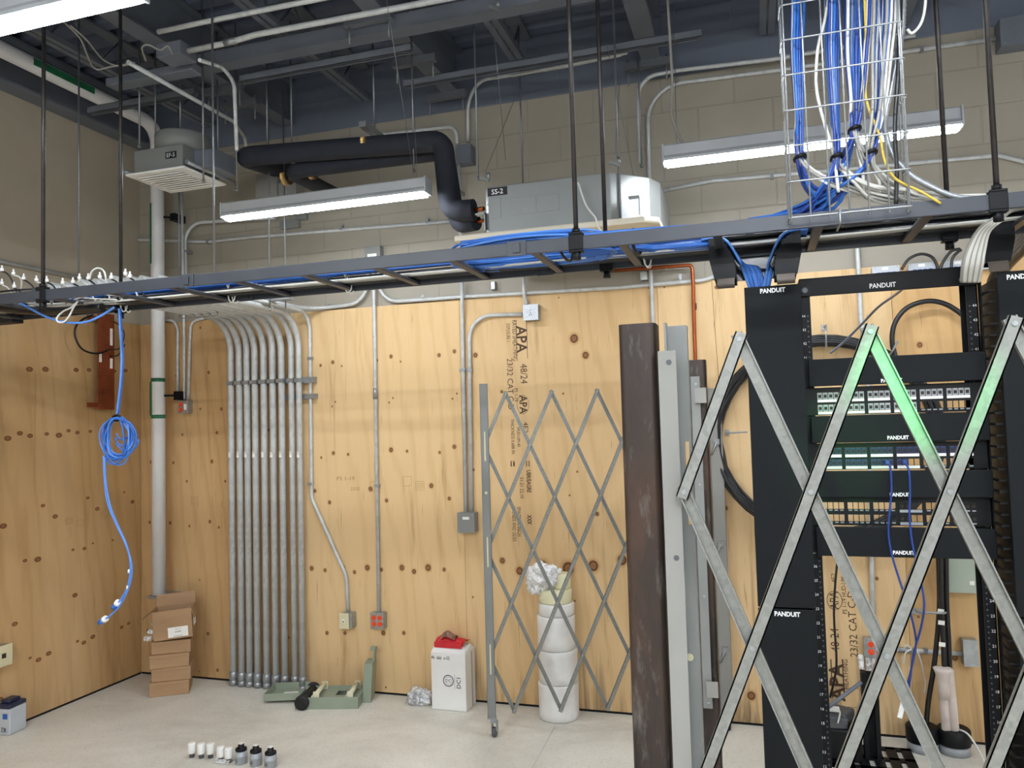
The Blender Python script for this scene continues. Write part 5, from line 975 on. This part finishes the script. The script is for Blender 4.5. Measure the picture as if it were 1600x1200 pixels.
# ================================================================ FRONT AND REAR GATES
def gate(label, O, D, s, h, ztop, jn, ncol, skipL, name='folding_gate', bw=.022, chan=None):
    """accordion gate: O start point on floor line, D unit direction, nodes every s along D, rows every h"""
    t = thing(name, label, 'folding gate', O); N = Vector((-D.y, D.x, 0)).normalized(); O = Vector(O)
    def P(i, j): return O + D*(i*s) + V(0, 0, ztop - j*h)
    rv = MB()
    def U(a, b, off, nm):
        d = (b-a).normalized(); sd = d.cross(N).normalized(); a = a - d*.012 + N*off; b = b + d*.012 + N*off; w_ = bw/2; tk = .0025
        m = MB(); L = b-a
        for u0, u1, n0, n1 in ((-w_, w_, -tk/2, tk/2), (-w_, -w_+tk, -tk/2, .010*(1 if off < 0 else -1)), (w_-tk, w_, -tk/2, .010*(1 if off < 0 else -1))):
            vs = [a+sd*u0+N*n0, a+sd*u1+N*n0, a+sd*u1+N*n1, a+sd*u0+N*n1]; vs += [v+L for v in vs]; m.add(vs, [(0, 1, 2, 3), (7, 6, 5, 4), (0, 4, 5, 1), (1, 5, 6, 2), (2, 6, 7, 3), (3, 7, 4, 0)])
        m.build(nm, BARG, t)
    # falling bars '\' start on row 0 or on the left edge
    def clip(i0, j0, di):
        i, j = i0, j0
        while j < jn and 0 <= i+di <= ncol: i += di; j += 1
        return i, j
    starts = [(i, 0) for i in range(0, ncol+1) if i % 2 == skipL] 
    for i0, j0 in starts + [(0, j) for j in range(1, jn) if (j % 2) == ((0+skipL) % 2)]:
        i1, j1 = clip(i0, j0, 1)
        if j1 > j0: U(P(i0, j0), P(i1, j1), .007, 'rear_bar')
    for i0, j0 in starts + [(ncol, j) for j in range(1, jn) if (j % 2) == ((ncol+skipL) % 2)]:
        i1, j1 = clip(i0, j0, -1)
        if j1 > j0: U(P(i0, j0), P(i1, j1), -.007, 'front_bar')
    for i in range(ncol+1):
        for j in range(jn+1):
            if (i + j) % 2 == skipL: q = P(i, j); MB().cyl(q - N*.0125, q + N*.013, .0045, 8).build('rivet', ZINC, t)
    return t, P, N
YG = 1.45
xg = [Yp(1155, 527, YG).x, Yp(1360, 512, YG).x, Yp(1582, 495, YG).x]; s_ = (xg[2]-xg[0])/4; ztg = Yp(1360, 519, YG).z; hg = (ztg - Yp(1268, 768, YG).z)
ox = xg[0] - s_
gate('near folding steel gate whose crossed bars cut across the rack', (ox, YG, 0), V(1, 0, 0), s_, hg, ztg, 6, 9, 1)
# rear gate
A_, B2 = V(-1.418, 4.047, 0), V(-.188, 4.436, 0); Dg = (B2-A_).normalized(); Ng = Vector((-Dg.y, Dg.x, 0))
def onG(x, y):
    d = ray(x, y); n = Ng; tt = (A_-C0).dot(n)/d.dot(n); return C0 + d*tt
p_a, p_b, p_c = onG(790, 616), onG(861, 613), onG(933, 611); sG = (p_c-p_a).dot(Dg)/4; zG = p_b.z; hG = (zG-onG(861, 1109).z)/6
o0 = A_ + Dg*((p_a-A_).dot(Dg)-sG)
tR, PR, NR = gate('far folding steel gate on a castor, standing before the plywood and white rolls', o0, Dg, sG, hG, zG, 6, 9, 1, bw=.02)
def uchan(m, c, D, N, w_, dp, z0, z1, tk=.003):
    D, N = Vector(D), Vector(N)
    for u0, u1, n0, n1 in ((-w_/2, w_/2, 0, tk), (-w_/2, -w_/2+tk, 0, dp), (w_/2-tk, w_/2, 0, dp)):
        q = [c+D*u+N*n for u, n in ((u0, n0), (u1, n0), (u1, n1), (u0, n1))]; vs = [V(v.x, v.y, z0) for v in q]+[V(v.x, v.y, z1) for v in q]; m.add(vs, [(3, 2, 1, 0), (4, 5, 6, 7), (0, 1, 5, 4), (1, 2, 6, 5), (2, 3, 7, 6), (3, 0, 4, 7)])
zt1 = onG(757, 600).z; m = MB(); cl = onG(758, 700); cl = V(cl.x, cl.y, 0) - NR*.03; uchan(m, cl, Dg, NR, .045, .02, .10, zt1); m.build('end_channel', GPAINT, tR)
for zz in (zG-hG, zG-3*hG, zG-5*hG): MB().ob(cl + V(0, 0, zz) - NR*.0005, (.007, .002, .16), rz=math.atan2(Dg.y, Dg.x)).build('slot', IVO, tR)
MB().cyl(cl + V(0, 0, 1.3) - NR*.001, cl+V(0, 0, 1.3), .008, 10).build('hole', IVO, tR)
# castor
m = MB(); m.ob(cl + V(0, 0, .10) + NR*.01, (.05, .04, .006), rz=.3); m.ob(cl + V(.008, 0, .085) + NR*.01, (.035, .03, .02), rz=.3); m.box(cl.x-.004, cl.x+.0, cl.y-.015+.01, cl.y+.015+.01, .03, .085); m.box(cl.x+.022, cl.x+.026, cl.y-.005, cl.y+.025, .03, .085); m.build('castor_fork', ZINC, tR)
MB().cyl((cl.x+.002, cl.y+.008, .0255), (cl.x+.021, cl.y+.008, .0255), .0253, 20).build('castor_wheel', DGREY, tR)
cr = onG(1117, 700); cr = V(cr.x, cr.y, 0) - NR*.035; m = MB(); uchan(m, cr, Dg, NR, .07, .02, .09, onG(1117, 607).z); m.build('end_channel', GPAINT2, tR)
m = MB(); m.ob(cr + V(0, 0, .09), (.05, .04, .006), rz=.3); m.cyl(cr + V(0, 0, .05), cr+V(0, 0, .09), .008, 8); m.build('castor_fork', ZINC, tR)
m = MB(); m.cyl(cr+V(.0, .0, .0255)-Dg*.01, cr+V(0, 0, .0255)+Dg*.01, .0253, 18); m.build('castor_wheel', DGREY, tR)
for zz in (690, 848, 1012):
    q = onG(1117, zz); m = MB(); m.ob(V(cr.x, cr.y, q.z) - NR*.008, (.03, .012, .03)); m.tube([V(cr.x, cr.y, q.z) - NR*.012, V(cr.x-.03, cr.y, q.z-.07) - NR*.012], .006, 6); m.build('pivot_bracket', GALV, tR)
# steel posts
def hss(label, X0, X1, Y0, Y1, z1):
    t = thing('steel_post', label, 'steel post', ((X0+X1)/2, (Y0+Y1)/2, 0), 'rusty square steel posts'); m = MB(); r = .012; poly = []
    for cx1, cy1, a in ((X1-r, Y1-r, 0), (X0+r, Y1-r, PI/2), (X0+r, Y0+r, PI), (X1-r, Y0+r, 1.5*PI)):
        for k in range(5): poly.append((cx1+r*math.cos(a+PI/2*k/4), cy1+r*math.sin(a+PI/2*k/4)))
    n = len(poly); m.add([(a, b, 0) for a, b in poly]+[(a, b, z1) for a, b in poly], [(i, (i+1) % n, (i+1) % n+n, i+n) for i in range(n)], 0, True)
    ic = ((X0+X1)/2, (Y0+Y1)/2); ins = [(ic[0]+(a-ic[0])*.87, ic[1]+(b-ic[1])*.87) for a, b in poly]
    m.add([(a, b, z1) for a, b in poly]+[(a, b, z1) for a, b in ins], [(i, (i+1) % n, (i+1) % n+n, i+n) for i in range(n)], 0); m.add([(a, b, z1-.3) for a, b in ins]+[(a, b, z1) for a, b in ins], [(i+n, (i+1) % n+n, (i+1) % n, i) for i in range(n)] + [tuple(range(n))], 0, True)
    m.build('tube', RUST, t)
    MB().box(X0-.05, X1+.05, Y0-.05, Y1+.05, 0, .012).build('base_plate', RUST, t); return t
a, b = Yp(965, 505, 1.5), Yp(1023, 505, 1.5); hss('rusty brown square steel post, the taller and nearer one', a.x, b.x, 1.5, 1.576, a.z-.003)
a, b = Yp(1071, 563, 2.55), Yp(1102, 563, 2.55); hss('rusty dark square steel post, the farther and shorter one', a.x, b.x, 2.55, 2.62, a.z)
# front gate channels
t = thing('gate_strap', 'light grey flat steel channel with a hole near its top, beside the near rusty post', 'steel channel', (Yp(1043, 547, 1.47).x, 1.47, 0)); x0, x1 = Yp(1028, 560, 1.47).x, Yp(1056, 560, 1.47).x; zt2 = Yp(1043, 548, 1.47).z
m = MB(); m.box(x0, x1, 1.47, 1.473, .03, zt2); m.box(x0, x0+.003, 1.473, 1.495, .03, zt2); m.build('channel', GPAINT2, t)
m = MB(); 
for px, py in ((1045, 566), (1057, 872)): q = Yp(px, py, 1.469); m.cyl((q.x, 1.4685, q.z), (q.x, 1.4699, q.z), .005, 14)
m.build('holes', DGREY, t)
t = thing('gate_channel', 'grey slotted channel the near gate pivots on', 'steel channel', (Yp(1056, 508, 1.53).x, 1.53, 0)); x0, x1 = Yp(1040, 520, 1.53).x, Yp(1073, 520, 1.53).x; zt3 = Yp(1056, 509, 1.53).z
m = MB(); m.box(x0, x0+.004, 1.50, 1.53, .03, zt3+.004); sx0, sx1 = x1-.011, x1-.004
zs = [Yp(1068, y, 1.53).z for y in (690, 738, 795, 820)]
# plate with two real slots
edges = [(.03, zs[3]), (zs[2]+.0, zs[1]), (zs[0], zt3)]
m.box(x0, sx0, 1.53, 1.533, .03, zt3); m.box(sx1, x1, 1.53, 1.533, .03, zt3)
for a, b in ((.03, zs[3]), (zs[2], zs[1]), (zs[0], zt3)): m.box(sx0, sx1, 1.53, 1.533, a, b)
m.box(x1-.003, x1, 1.533, 1.56, .03, zt3); m.build('channel', GPAINT, t)
m = MB(); q = Yp(1083, 1027, 1.53); m.cyl((x1-.018, 1.5285, q.z), (x1-.018, 1.5299, q.z), .007, 14); m.build('hole', IVO, t)
t = thing('strike_plate', 'grey strike plate with two latch tabs on the far rusty post', 'strike plate', (Yp(1094, 1107, 2.53).x, 2.53, Yp(1094, 1107, 2.53).z)); x0, x1 = Yp(1080, 620, 2.53).x, Yp(1094, 620, 2.53).x; z0, z1 = Yp(1094, 1106, 2.53).z, Yp(1090, 588, 2.53).z
MB().box(x0, x1, 2.53, 2.534, z0, z1).build('plate', GPAINT, t)
for py in (618, 1075): q = Yp(1092, py, 2.52); m = MB(); m.box(x1-.015, x1+.02, 2.512, 2.516, q.z-.024, q.z+.024); m.box(x1-.015, x1-.011, 2.516, 2.53, q.z-.024, q.z+.024); m.build('latch_tab', GPAINT2, t)
m = MB()
for py in (600, 757, 835, 931, 1096): q = Yp(1088, py, 2.53); m.cyl((x1-.012, 2.527, q.z), (x1-.012, 2.53, q.z), .004, 8)
m.build('rivets', ZINC, t)
# ================================================================ FLOOR OBJECTS
# cardboard boxes
BG = 'small brown boxes stacked in the corner'
def carton(label, px0, px1, y0, y1, Yb, dy, rz=0, zb_=None, mi=CARD):
    a = Yp(px0, y1, Yb); b = Yp(px1, y0, Yb); return a, b
zs = [0, .092, .178, .263, .345]; W = [(0, 0, .02), (.012, .01, -.03), (.004, -.004, .03), (.01, .012, -.02)]
bx0 = Zp(233, 1091, 0)
lbs = ['bottom brown cardboard box of the corner stack', 'second brown cardboard box from the floor in the corner stack', 'third brown cardboard box from the floor in the corner stack', 'fourth brown cardboard box, just under the large tilted carton']
for i in range(4):
    dx, dy, rz = W[i]; t = thing('cardboard_box', lbs[i], 'cardboard box', (bx0.x+.11+dx, bx0.y+.14+dy, zs[i]), BG); h = zs[i+1]-zs[i]-.002
    M = Matrix.Translation((bx0.x+.043+dx, bx0.y+.148+dy, zs[i]+.001)) @ Matrix.Rotation(.57+rz, 4, 'Z')
    m = MB().box(-.117, .117, -.10, .10, 0, h, M=M); m.build('carton', CARD, t, bevel=.003)
    m = MB(); m.box(-.1185, .1185, -.1015, .1015, h-.022, h+.0005, M=M); m.build('lid', CARD, t, bevel=.003)
c0 = Vector((bx0.x+.075, bx0.y+.14, zs[4]+.012)); t = thing('cardboard_box', 'large open brown carton tilted on top of the corner stack with a white label', 'cardboard box', c0)
M = Matrix.Translation(c0+V(.012, 0, 0)) @ Matrix.Rotation(.55, 4, 'Z') @ Matrix.Rotation(-.06, 4, 'Y')
m = MB(); w1, d1, h1, tk = .118, .085, .185, .004
for a in ((-w1, w1, -d1, -d1+tk, 0, h1), (-w1, w1, d1-tk, d1, 0, h1), (-w1, -w1+tk, -d1, d1, 0, h1), (w1-tk, w1, -d1, d1, 0, h1), (-w1, w1, -d1, d1, 0, tk)): m.box(*a, M=M)
m.build('carton', CARD, t, bevel=.001)
F_ = M @ Matrix.Translation((0, d1, h1)) @ Matrix.Rotation(-.25, 4, 'X'); MB().box(-w1, w1, 0, .003, 0, .075, M=F_).build('flap', CARD, t)
F_ = M @ Matrix.Translation((w1, 0, h1)) @ Matrix.Rotation(2.95, 4, 'Y'); MB().box(0, .003, -d1, d1, 0, .07, M=F_).build('flap', CARD, t)
F_ = M @ Matrix.Translation((-w1, 0, h1)) @ Matrix.Rotation(-2.2, 4, 'Y'); MB().box(0, .003, -d1, d1, 0, .1, M=F_).build('flap', CARDI, t)
m = MB(); m.box(-.03, .09, -d1-.0012, -d1-.0002, .012, .075, M=M); 
for st, x_, z_, sz in (('PANDUIT', .03, .018, .012), ('6438N', .03, .045, .014), ('WALL BOX', .03, .062, .008)): m.text(st, sz, M @ V(x_, -d1-.0016, z_), (M.to_3x3() @ UX), (M.to_3x3() @ UZ), 1)
m.build('label', [LAB, INK], t)
m = MB(); m.box(.0+w1+.0002, w1+.0012, -.04, .05, .06, .13, M=M); m.build('side_label', LAB, t)
q = M @ V(-w1-.03, -.03, .02)
o = MB(); 
for k in range(3): o.ob(q+V(.01*k, .02*k-.02, .04*k), (.04, .04, .03), rz=.5*k, ry=.3*k)
tag(o.build('small_parts_bag', FILM, bevel=.006), 'bag of small clear and white parts beside the tilted carton', 'plastic bag')
# fittings in a row on the floor
xs = [(300, 1176), (314.5, 1177), (329, 1177), (345, 1182), (357.5, 1184)]
for i, (x, y) in enumerate(xs):
    p = Zp(x, y+7, 0); t = thing('capped_fitting', 'white capped fitting on the floor, %s in its row' % ['leftmost', 'second from left', 'third and middle', 'fourth, on a plastic wrapper', 'fifth, nearest the grey cans'][i], 'fitting', p, 'white capped fittings in a row')
    MB().lathe([(.012, 0), (.014, .004), (.012, .02), (.015, .024)], p, 14).build('thread', DGREY, t); MB().lathe([(.0195, .022), (.0205, .026), (.0205, .068), (.0185, .072), (.010, .073)], p, 18).build('cap', WHT, t)
p = Zp(350, 1190, 0); m = MB(); m.sheet([[(p.x-.045+.03*i, p.y-.03+.02*j, .002+.006*((i*3+j*5) % 3)) for j in range(4)] for i in range(4)], .001); tag(m.build('plastic_wrapper', FILMW), 'crumpled plastic wrapper under two white fittings', 'plastic wrapper')
for i, (x, y, tl) in enumerate(((377, 1194, .3), (400, 1197, 0), (423, 1200, 0))):
    p = Zp(x, y-2, 0); t = thing('grey_canister', 'small grey canister with a black top on the floor, %s of three' % ['left', 'middle', 'right'][i], 'canister', p, 'three grey canisters')
    MB().lathe([(.027, 0), (.03, .003), (.030, .034), (.032, .036), (.032, .042), (.030, .044), (.030, .06), (.027, .063)], p, 24).build('body', CAN, t)
    MB().lathe([(.0285, .0632), (.028, .074), (.018, .076), (.015, .077), (.015, .092), (.012, .094)], p, 20).build('top', BLK, t); MB().box(p.x-.011, p.x+.011, p.y-.011, p.y+.011, p.z+.0945, p.z+.099).build('white_tip', WHT, t, bevel=.002)
    m = MB(); m.text('IGB'[:2] if i else '2', .018, (p.x-.006, p.y-.0306, .02), UX, UZ, 0, bold=.02); m.build('marking', INK, t)
# sage metal roller carriage
g0 = Zp(461, 1109, 0); g1 = Zp(560, 1107, 0); L = (g1-g0).length
t = thing('cable_roller', 'sage green metal roller tray with black wheels and an upright end plate on the floor', 'roller tray', g0)
d = (g1-g0).normalized(); M = Matrix.Translation(g0+V(0, 0, .012)) @ Matrix.Rotation(math.atan2(d.y, d.x)-.02, 4, 'Z'); dp = .215; hh = .058
m = MB(); m.box(0, L, 0, .003, -.012, hh, M=M); m.box(0, L, dp-.003, dp, -.0115, hh, M=M); m.box(.1, L, .003, dp-.003, hh-.003, hh, M=M) if 0 else None
for a in ((.10, .22, .003, dp-.003), (.30, L, .003, dp-.003), (.22, .30, .003, .09), (.22, .30, .17, dp-.003)): m.box(a[0], a[1], a[2], a[3], hh-.02, hh-.017, M=M)
m.box(L-.003, L, 0, dp, -.0115, hh-.01, M=M); m.box(0, .003, .06, dp-.06, -.0115, .02, M=M); m.build('frame', SAGE, t, bevel=.001)
for y_ in (-.022, dp+.002):
    m = MB(); Mw = M @ Matrix.Translation((.045, y_, .032)) @ Matrix.Rotation(-PI/2, 4, 'X'); m.lathe([(.026, 0), (.042, .002), (.044, .006), (.044, .016), (.042, .02), (.026, .02)], (0, 0, 0), 28, M=Mw)
    for k in range(2): m.box(-.034, .034, -.004, .004, -.003, .0, M=Mw @ Matrix.Rotation(PI/4+k*PI/2, 4, 'Z'))
    m.build('wheel', TYRE, t)
MB().cyl(M @ V(.045, .0, .032), M @ V(.045, dp, .032), .03, 20).build('drum', TYRE, t)
for x_ in (.125, L-.05):
    MB().cyl(M @ V(x_, .015, hh+.014), M @ V(x_, dp-.015, hh+.014), .013, 14).build('roller', CREAMR, t)
    m = MB(); 
    for y_ in (.012, dp-.016): m.box(x_-.018, x_+.018, y_, y_+.004, hh-.017, hh+.03, M=M)
    m.box(x_-.03, x_-.022, .01, dp-.01, hh-.017, hh+.004, M=M); m.build('roller_bracket', CREAMR, t)
m = MB(); Mu = M @ Matrix.Translation((L-.012, 0, hh+.0)) @ Matrix.Rotation(.09, 4, 'Y'); m.box(0, .04, .06, .068, -.02, .30, M=Mu) if 0 else None
m.box(.0, .052, .10, dp-.002, -.0115, .225, M=M @ Matrix.Translation((L+.001, 0, 0)) @ Matrix.Rotation(.07, 4, 'Y')); m.box(.04, .050, .16, dp-.002, .22, .30, M=M @ Matrix.Translation((L+.001, 0, 0)) @ Matrix.Rotation(.07, 4, 'Y')); m.box(.02, .055, .16, .20, .285, .305, M=M @ Matrix.Translation((L+.001, 0, 0)) @ Matrix.Rotation(.07, 4, 'Y')); m.build('end_plate', SAGE, t, bevel=.001)
m = MB(); Ml = Matrix.Translation(Zp(412, 1100, 0)+V(0, 0, .014)) @ Matrix.Rotation(math.atan2(d.y, d.x)-.02, 4, 'Z') @ Matrix.Rotation(-.03, 4, 'Y')
lw = .225; ld_ = .21
for a in ((0, lw, 0, .003, 0, .045), (0, lw, ld_-.003, ld_, 0, .045), (0, .003, 0, ld_, 0, .045), (lw-.003, lw, 0, ld_, 0, .03), (0, lw, 0, ld_, 0, .003)): m.box(*a, M=Ml)
m.build('lid', SAGE, t, bevel=.001); MB().box(.08, .17, .06, .15, .0032, .0045, M=Ml).build('label', LAB, t); MB().box(.07, .17, .045, .06, .0032, .0045, M=Ml).build('red_label', RED, t)
# white carton with red bag
c = Zp(675, 1108, 0); t = thing('white_carton', 'tall white carton with black handwriting and a round stamp', 'carton', c); w1 = Zp(729, 1113, 0).x - c.x; d1 = .16; h1 = Yp(676, 1019, c.y).z
M = Matrix.Translation(c) @ Matrix.Rotation(-.01, 4, 'Z'); m = MB(); m.box(0, w1, 0, d1, .001, h1, M=M); m.add([M @ V(*p_) for p_ in ((0, 0, h1), (w1, 0, h1), (w1, d1, h1), (0, d1, h1), (.012, .03, h1+.035), (w1-.02, .035, h1+.03), (w1-.01, d1-.04, h1+.028), (.012, d1-.04, h1+.03))], [(0, 1, 5, 4), (1, 2, 6, 5), (2, 3, 7, 6), (3, 0, 4, 7), (4, 5, 6, 7)]); m.build('box', BOXW, t, bevel=.003)
MB().box(w1+.0002, w1+.001, d1*.62, d1*.66, .002, h1-.01, M=M).build('edge_tape', DGREY, t)
m = MB(); yy = -.0008
m.text('46  slab  x-55', .027, M @ V(.062, yy, h1-.03), UX, UZ, 0, bold=.012, sx=.8); m.build('handwriting', INK, t)
m = MB(); cc = M @ V(w1*.50, yy, h1*.52); m.ring(cc, UX, UZ, .029, .005, 0); m.ring(cc, UX, UZ, .022, .001, 0); m.text('DC', .024, cc, UX, UZ, 0); m.box(w1*.68, w1*.685, -.0012, -.0004, h1*.38, h1*.64, M=M); m.text('DC1', .036, M @ V(w1*.80, yy, h1*.50), UZ, -UX, 0, bold=.01); m.build('stamp', NAVY, t)
t = thing('red_bag', 'red packaging with a clear window lying on the white carton', 'packaging', c+V(.1, .1, h1+.03)); m = MB(); z0 = h1+.037
g = []
for i in range(9):
    row = []
    for j in range(7):
        u = i/8; v = j/6; row.append(M @ V(.018+u*(w1-.03)*.95, .02+v*.12, z0+.004+.045*math.sin(PI*v)*(.7+.3*math.sin(5*u))+.006*math.sin(17*u+9*v)))
    g.append(row)
m.sheet(g, .002); m.box(.015, w1-.03, .018, .022, h1+.028-.004, z0+.02, M=M); m.build('bag', RED, t)
g = [[M @ V(.05+u*.09, .035+v*.06, z0+.006+.055*math.sin(PI*(.15+.7*v))*(.85+.15*math.sin(6*u))+.018*math.sin(PI*u)) for v in [k/5 for k in range(6)]] for u in [k/7 for k in range(8)]]
MB().sheet(g, .002).build('window', pm('brown_film', '#7d5a4c', .25, var=.25, sc=30), t)
# crumpled plastic beside it
def blob(o, r, sc, n=(14, 10), amp=.35, seed=0, frq=9):
    vs = []; fs = []; U_n, V_n = n
    for i in range(V_n+1):
        th = PI*i/V_n
        for k in range(U_n):
            a = 2*PI*k/U_n; d = Vector((math.sin(th)*math.cos(a), math.sin(th)*math.sin(a), math.cos(th))); q = 1 + amp*noise.noise(d*frq*.25+Vector((seed, 0, 0))) + amp*.35*(1-2*abs(noise.noise(d*frq*.45+Vector((seed, 3, 0))))) + amp*.12*noise.noise(d*frq+Vector((seed, 7, 0))); p = Vector(o) + Vector((d.x*sc[0], d.y*sc[1], d.z*sc[2]))*r*q; p.z = max(p.z, .001); vs.append(p)
    for i in range(V_n):
        for k in range(U_n): l = (k+1) % U_n; fs.append((i*U_n+k, i*U_n+l, (i+1)*U_n+l, (i+1)*U_n+k))
    return vs, fs
p = Zp(652, 1102, 0)+V(0, .03, 0); t = thing('plastic_bag', 'crumpled clear bag holding a dark object, left of the white carton', 'plastic bag', p)
MB().ob(p+V(-.03, 0, .032), (.07, .06, .055), rz=.3).build('dark_object', DGREY, t, bevel=.01); m = MB(); m.add(*blob(p+V(.0, 0, .035), .062, (1.15, .8, .8), (30, 20), .5, 3, 12), 0, True); m.build('film', FILM, t); m = MB(); m.add(*blob(p+V(.05, 0, .035), .036, (.7, .7, 1.15), (24, 16), .6, 8, 14), 0, True); m.build('bunched_film', FILMW, t)
# stack of white rolls
p = Zp(868, 1128, 0); p = V(p.x, p.y+.09, 0); R0 = .112
st_ = [(0, .20, R0+.004, 0, WRAP, 'bottom white wrapped roll of the stack'), (.2, .185, R0, .004, WRAP, 'second white wrapped roll from the floor'), (.385, .19, R0-.002, -.003, WRAP, 'third white wrapped roll from the floor, with a brown scuff'), (.575, .07, R0-.008, .002, WRAP, 'thin white roll below the cream ones'), (.645, .08, R0-.016, -.004, CRM2, 'wider cream roll near the top of the stack'), (.725, .085, R0-.055, .035, CRM2, 'small cream roll on top of the stack')]
for i, (z0, h, r, dx, mt, l) in enumerate(st_):
    prof = [(r-.006, .001), (r, .006)]; n = max(2, int(h/.04)); rnd = random.Random(i)
    for k in range(1, n): prof.append((r - rnd.uniform(0, .0025), h*k/n))
    prof += [(r, h-.007), (r-.005, h-.001), (r*.4, h-.001)]
    tag(MB().lathe(prof, (p.x+dx, p.y, z0), 40).build('wrapped_roll', mt), l, 'roll', 'stack of white rolls by the far gate')
m = MB(); m.add(*blob((p.x-.055, p.y-.06, .80), .078, (1.15, .75, .85), (44, 30), .4, 21, 10), 0, True); m.add(*blob((p.x-.10, p.y-.07, .755), .045, (1, .8, 1.2), (30, 22), .5, 31, 10), 0, True); tag(m.build('plastic_bag', FILMW), 'bunched white plastic sheet draped over the top of the rolls', 'plastic bag')
# battery backup at the left edge
p = Zp(-8, 1158, 0); t = thing('battery_unit', 'grey and navy battery case cut off by the left photo edge', 'battery', p); M = Matrix.Translation(Zp(15, 1150, 0)) @ Matrix.Rotation(.12, 4, 'Z')
MB().box(-.088, 0, 0, .12, .001, .145, M=M).build('case', UPSW, t, bevel=.006); MB().box(-.088, .0, 0, .12, .1455, .17, M=M).build('top', NAVY, t, bevel=.006); MB().box(-.08, -.02, .02, .1, .1705, .19, M=M).build('handle', NAVY, t, bevel=.006)
MB().box(-.045, -.015, -.0012, -.0003, .09, .12, M=M).build('blue_label', BLU, t); m = MB(); m.text('LZR', .036, M @ V(-.048, -.001, .03), UX, UZ, 0, bold=.01); m.build('marking', DGREY, t)
for o in bpy.data.objects:
    if '_o' in o: del o['_o']
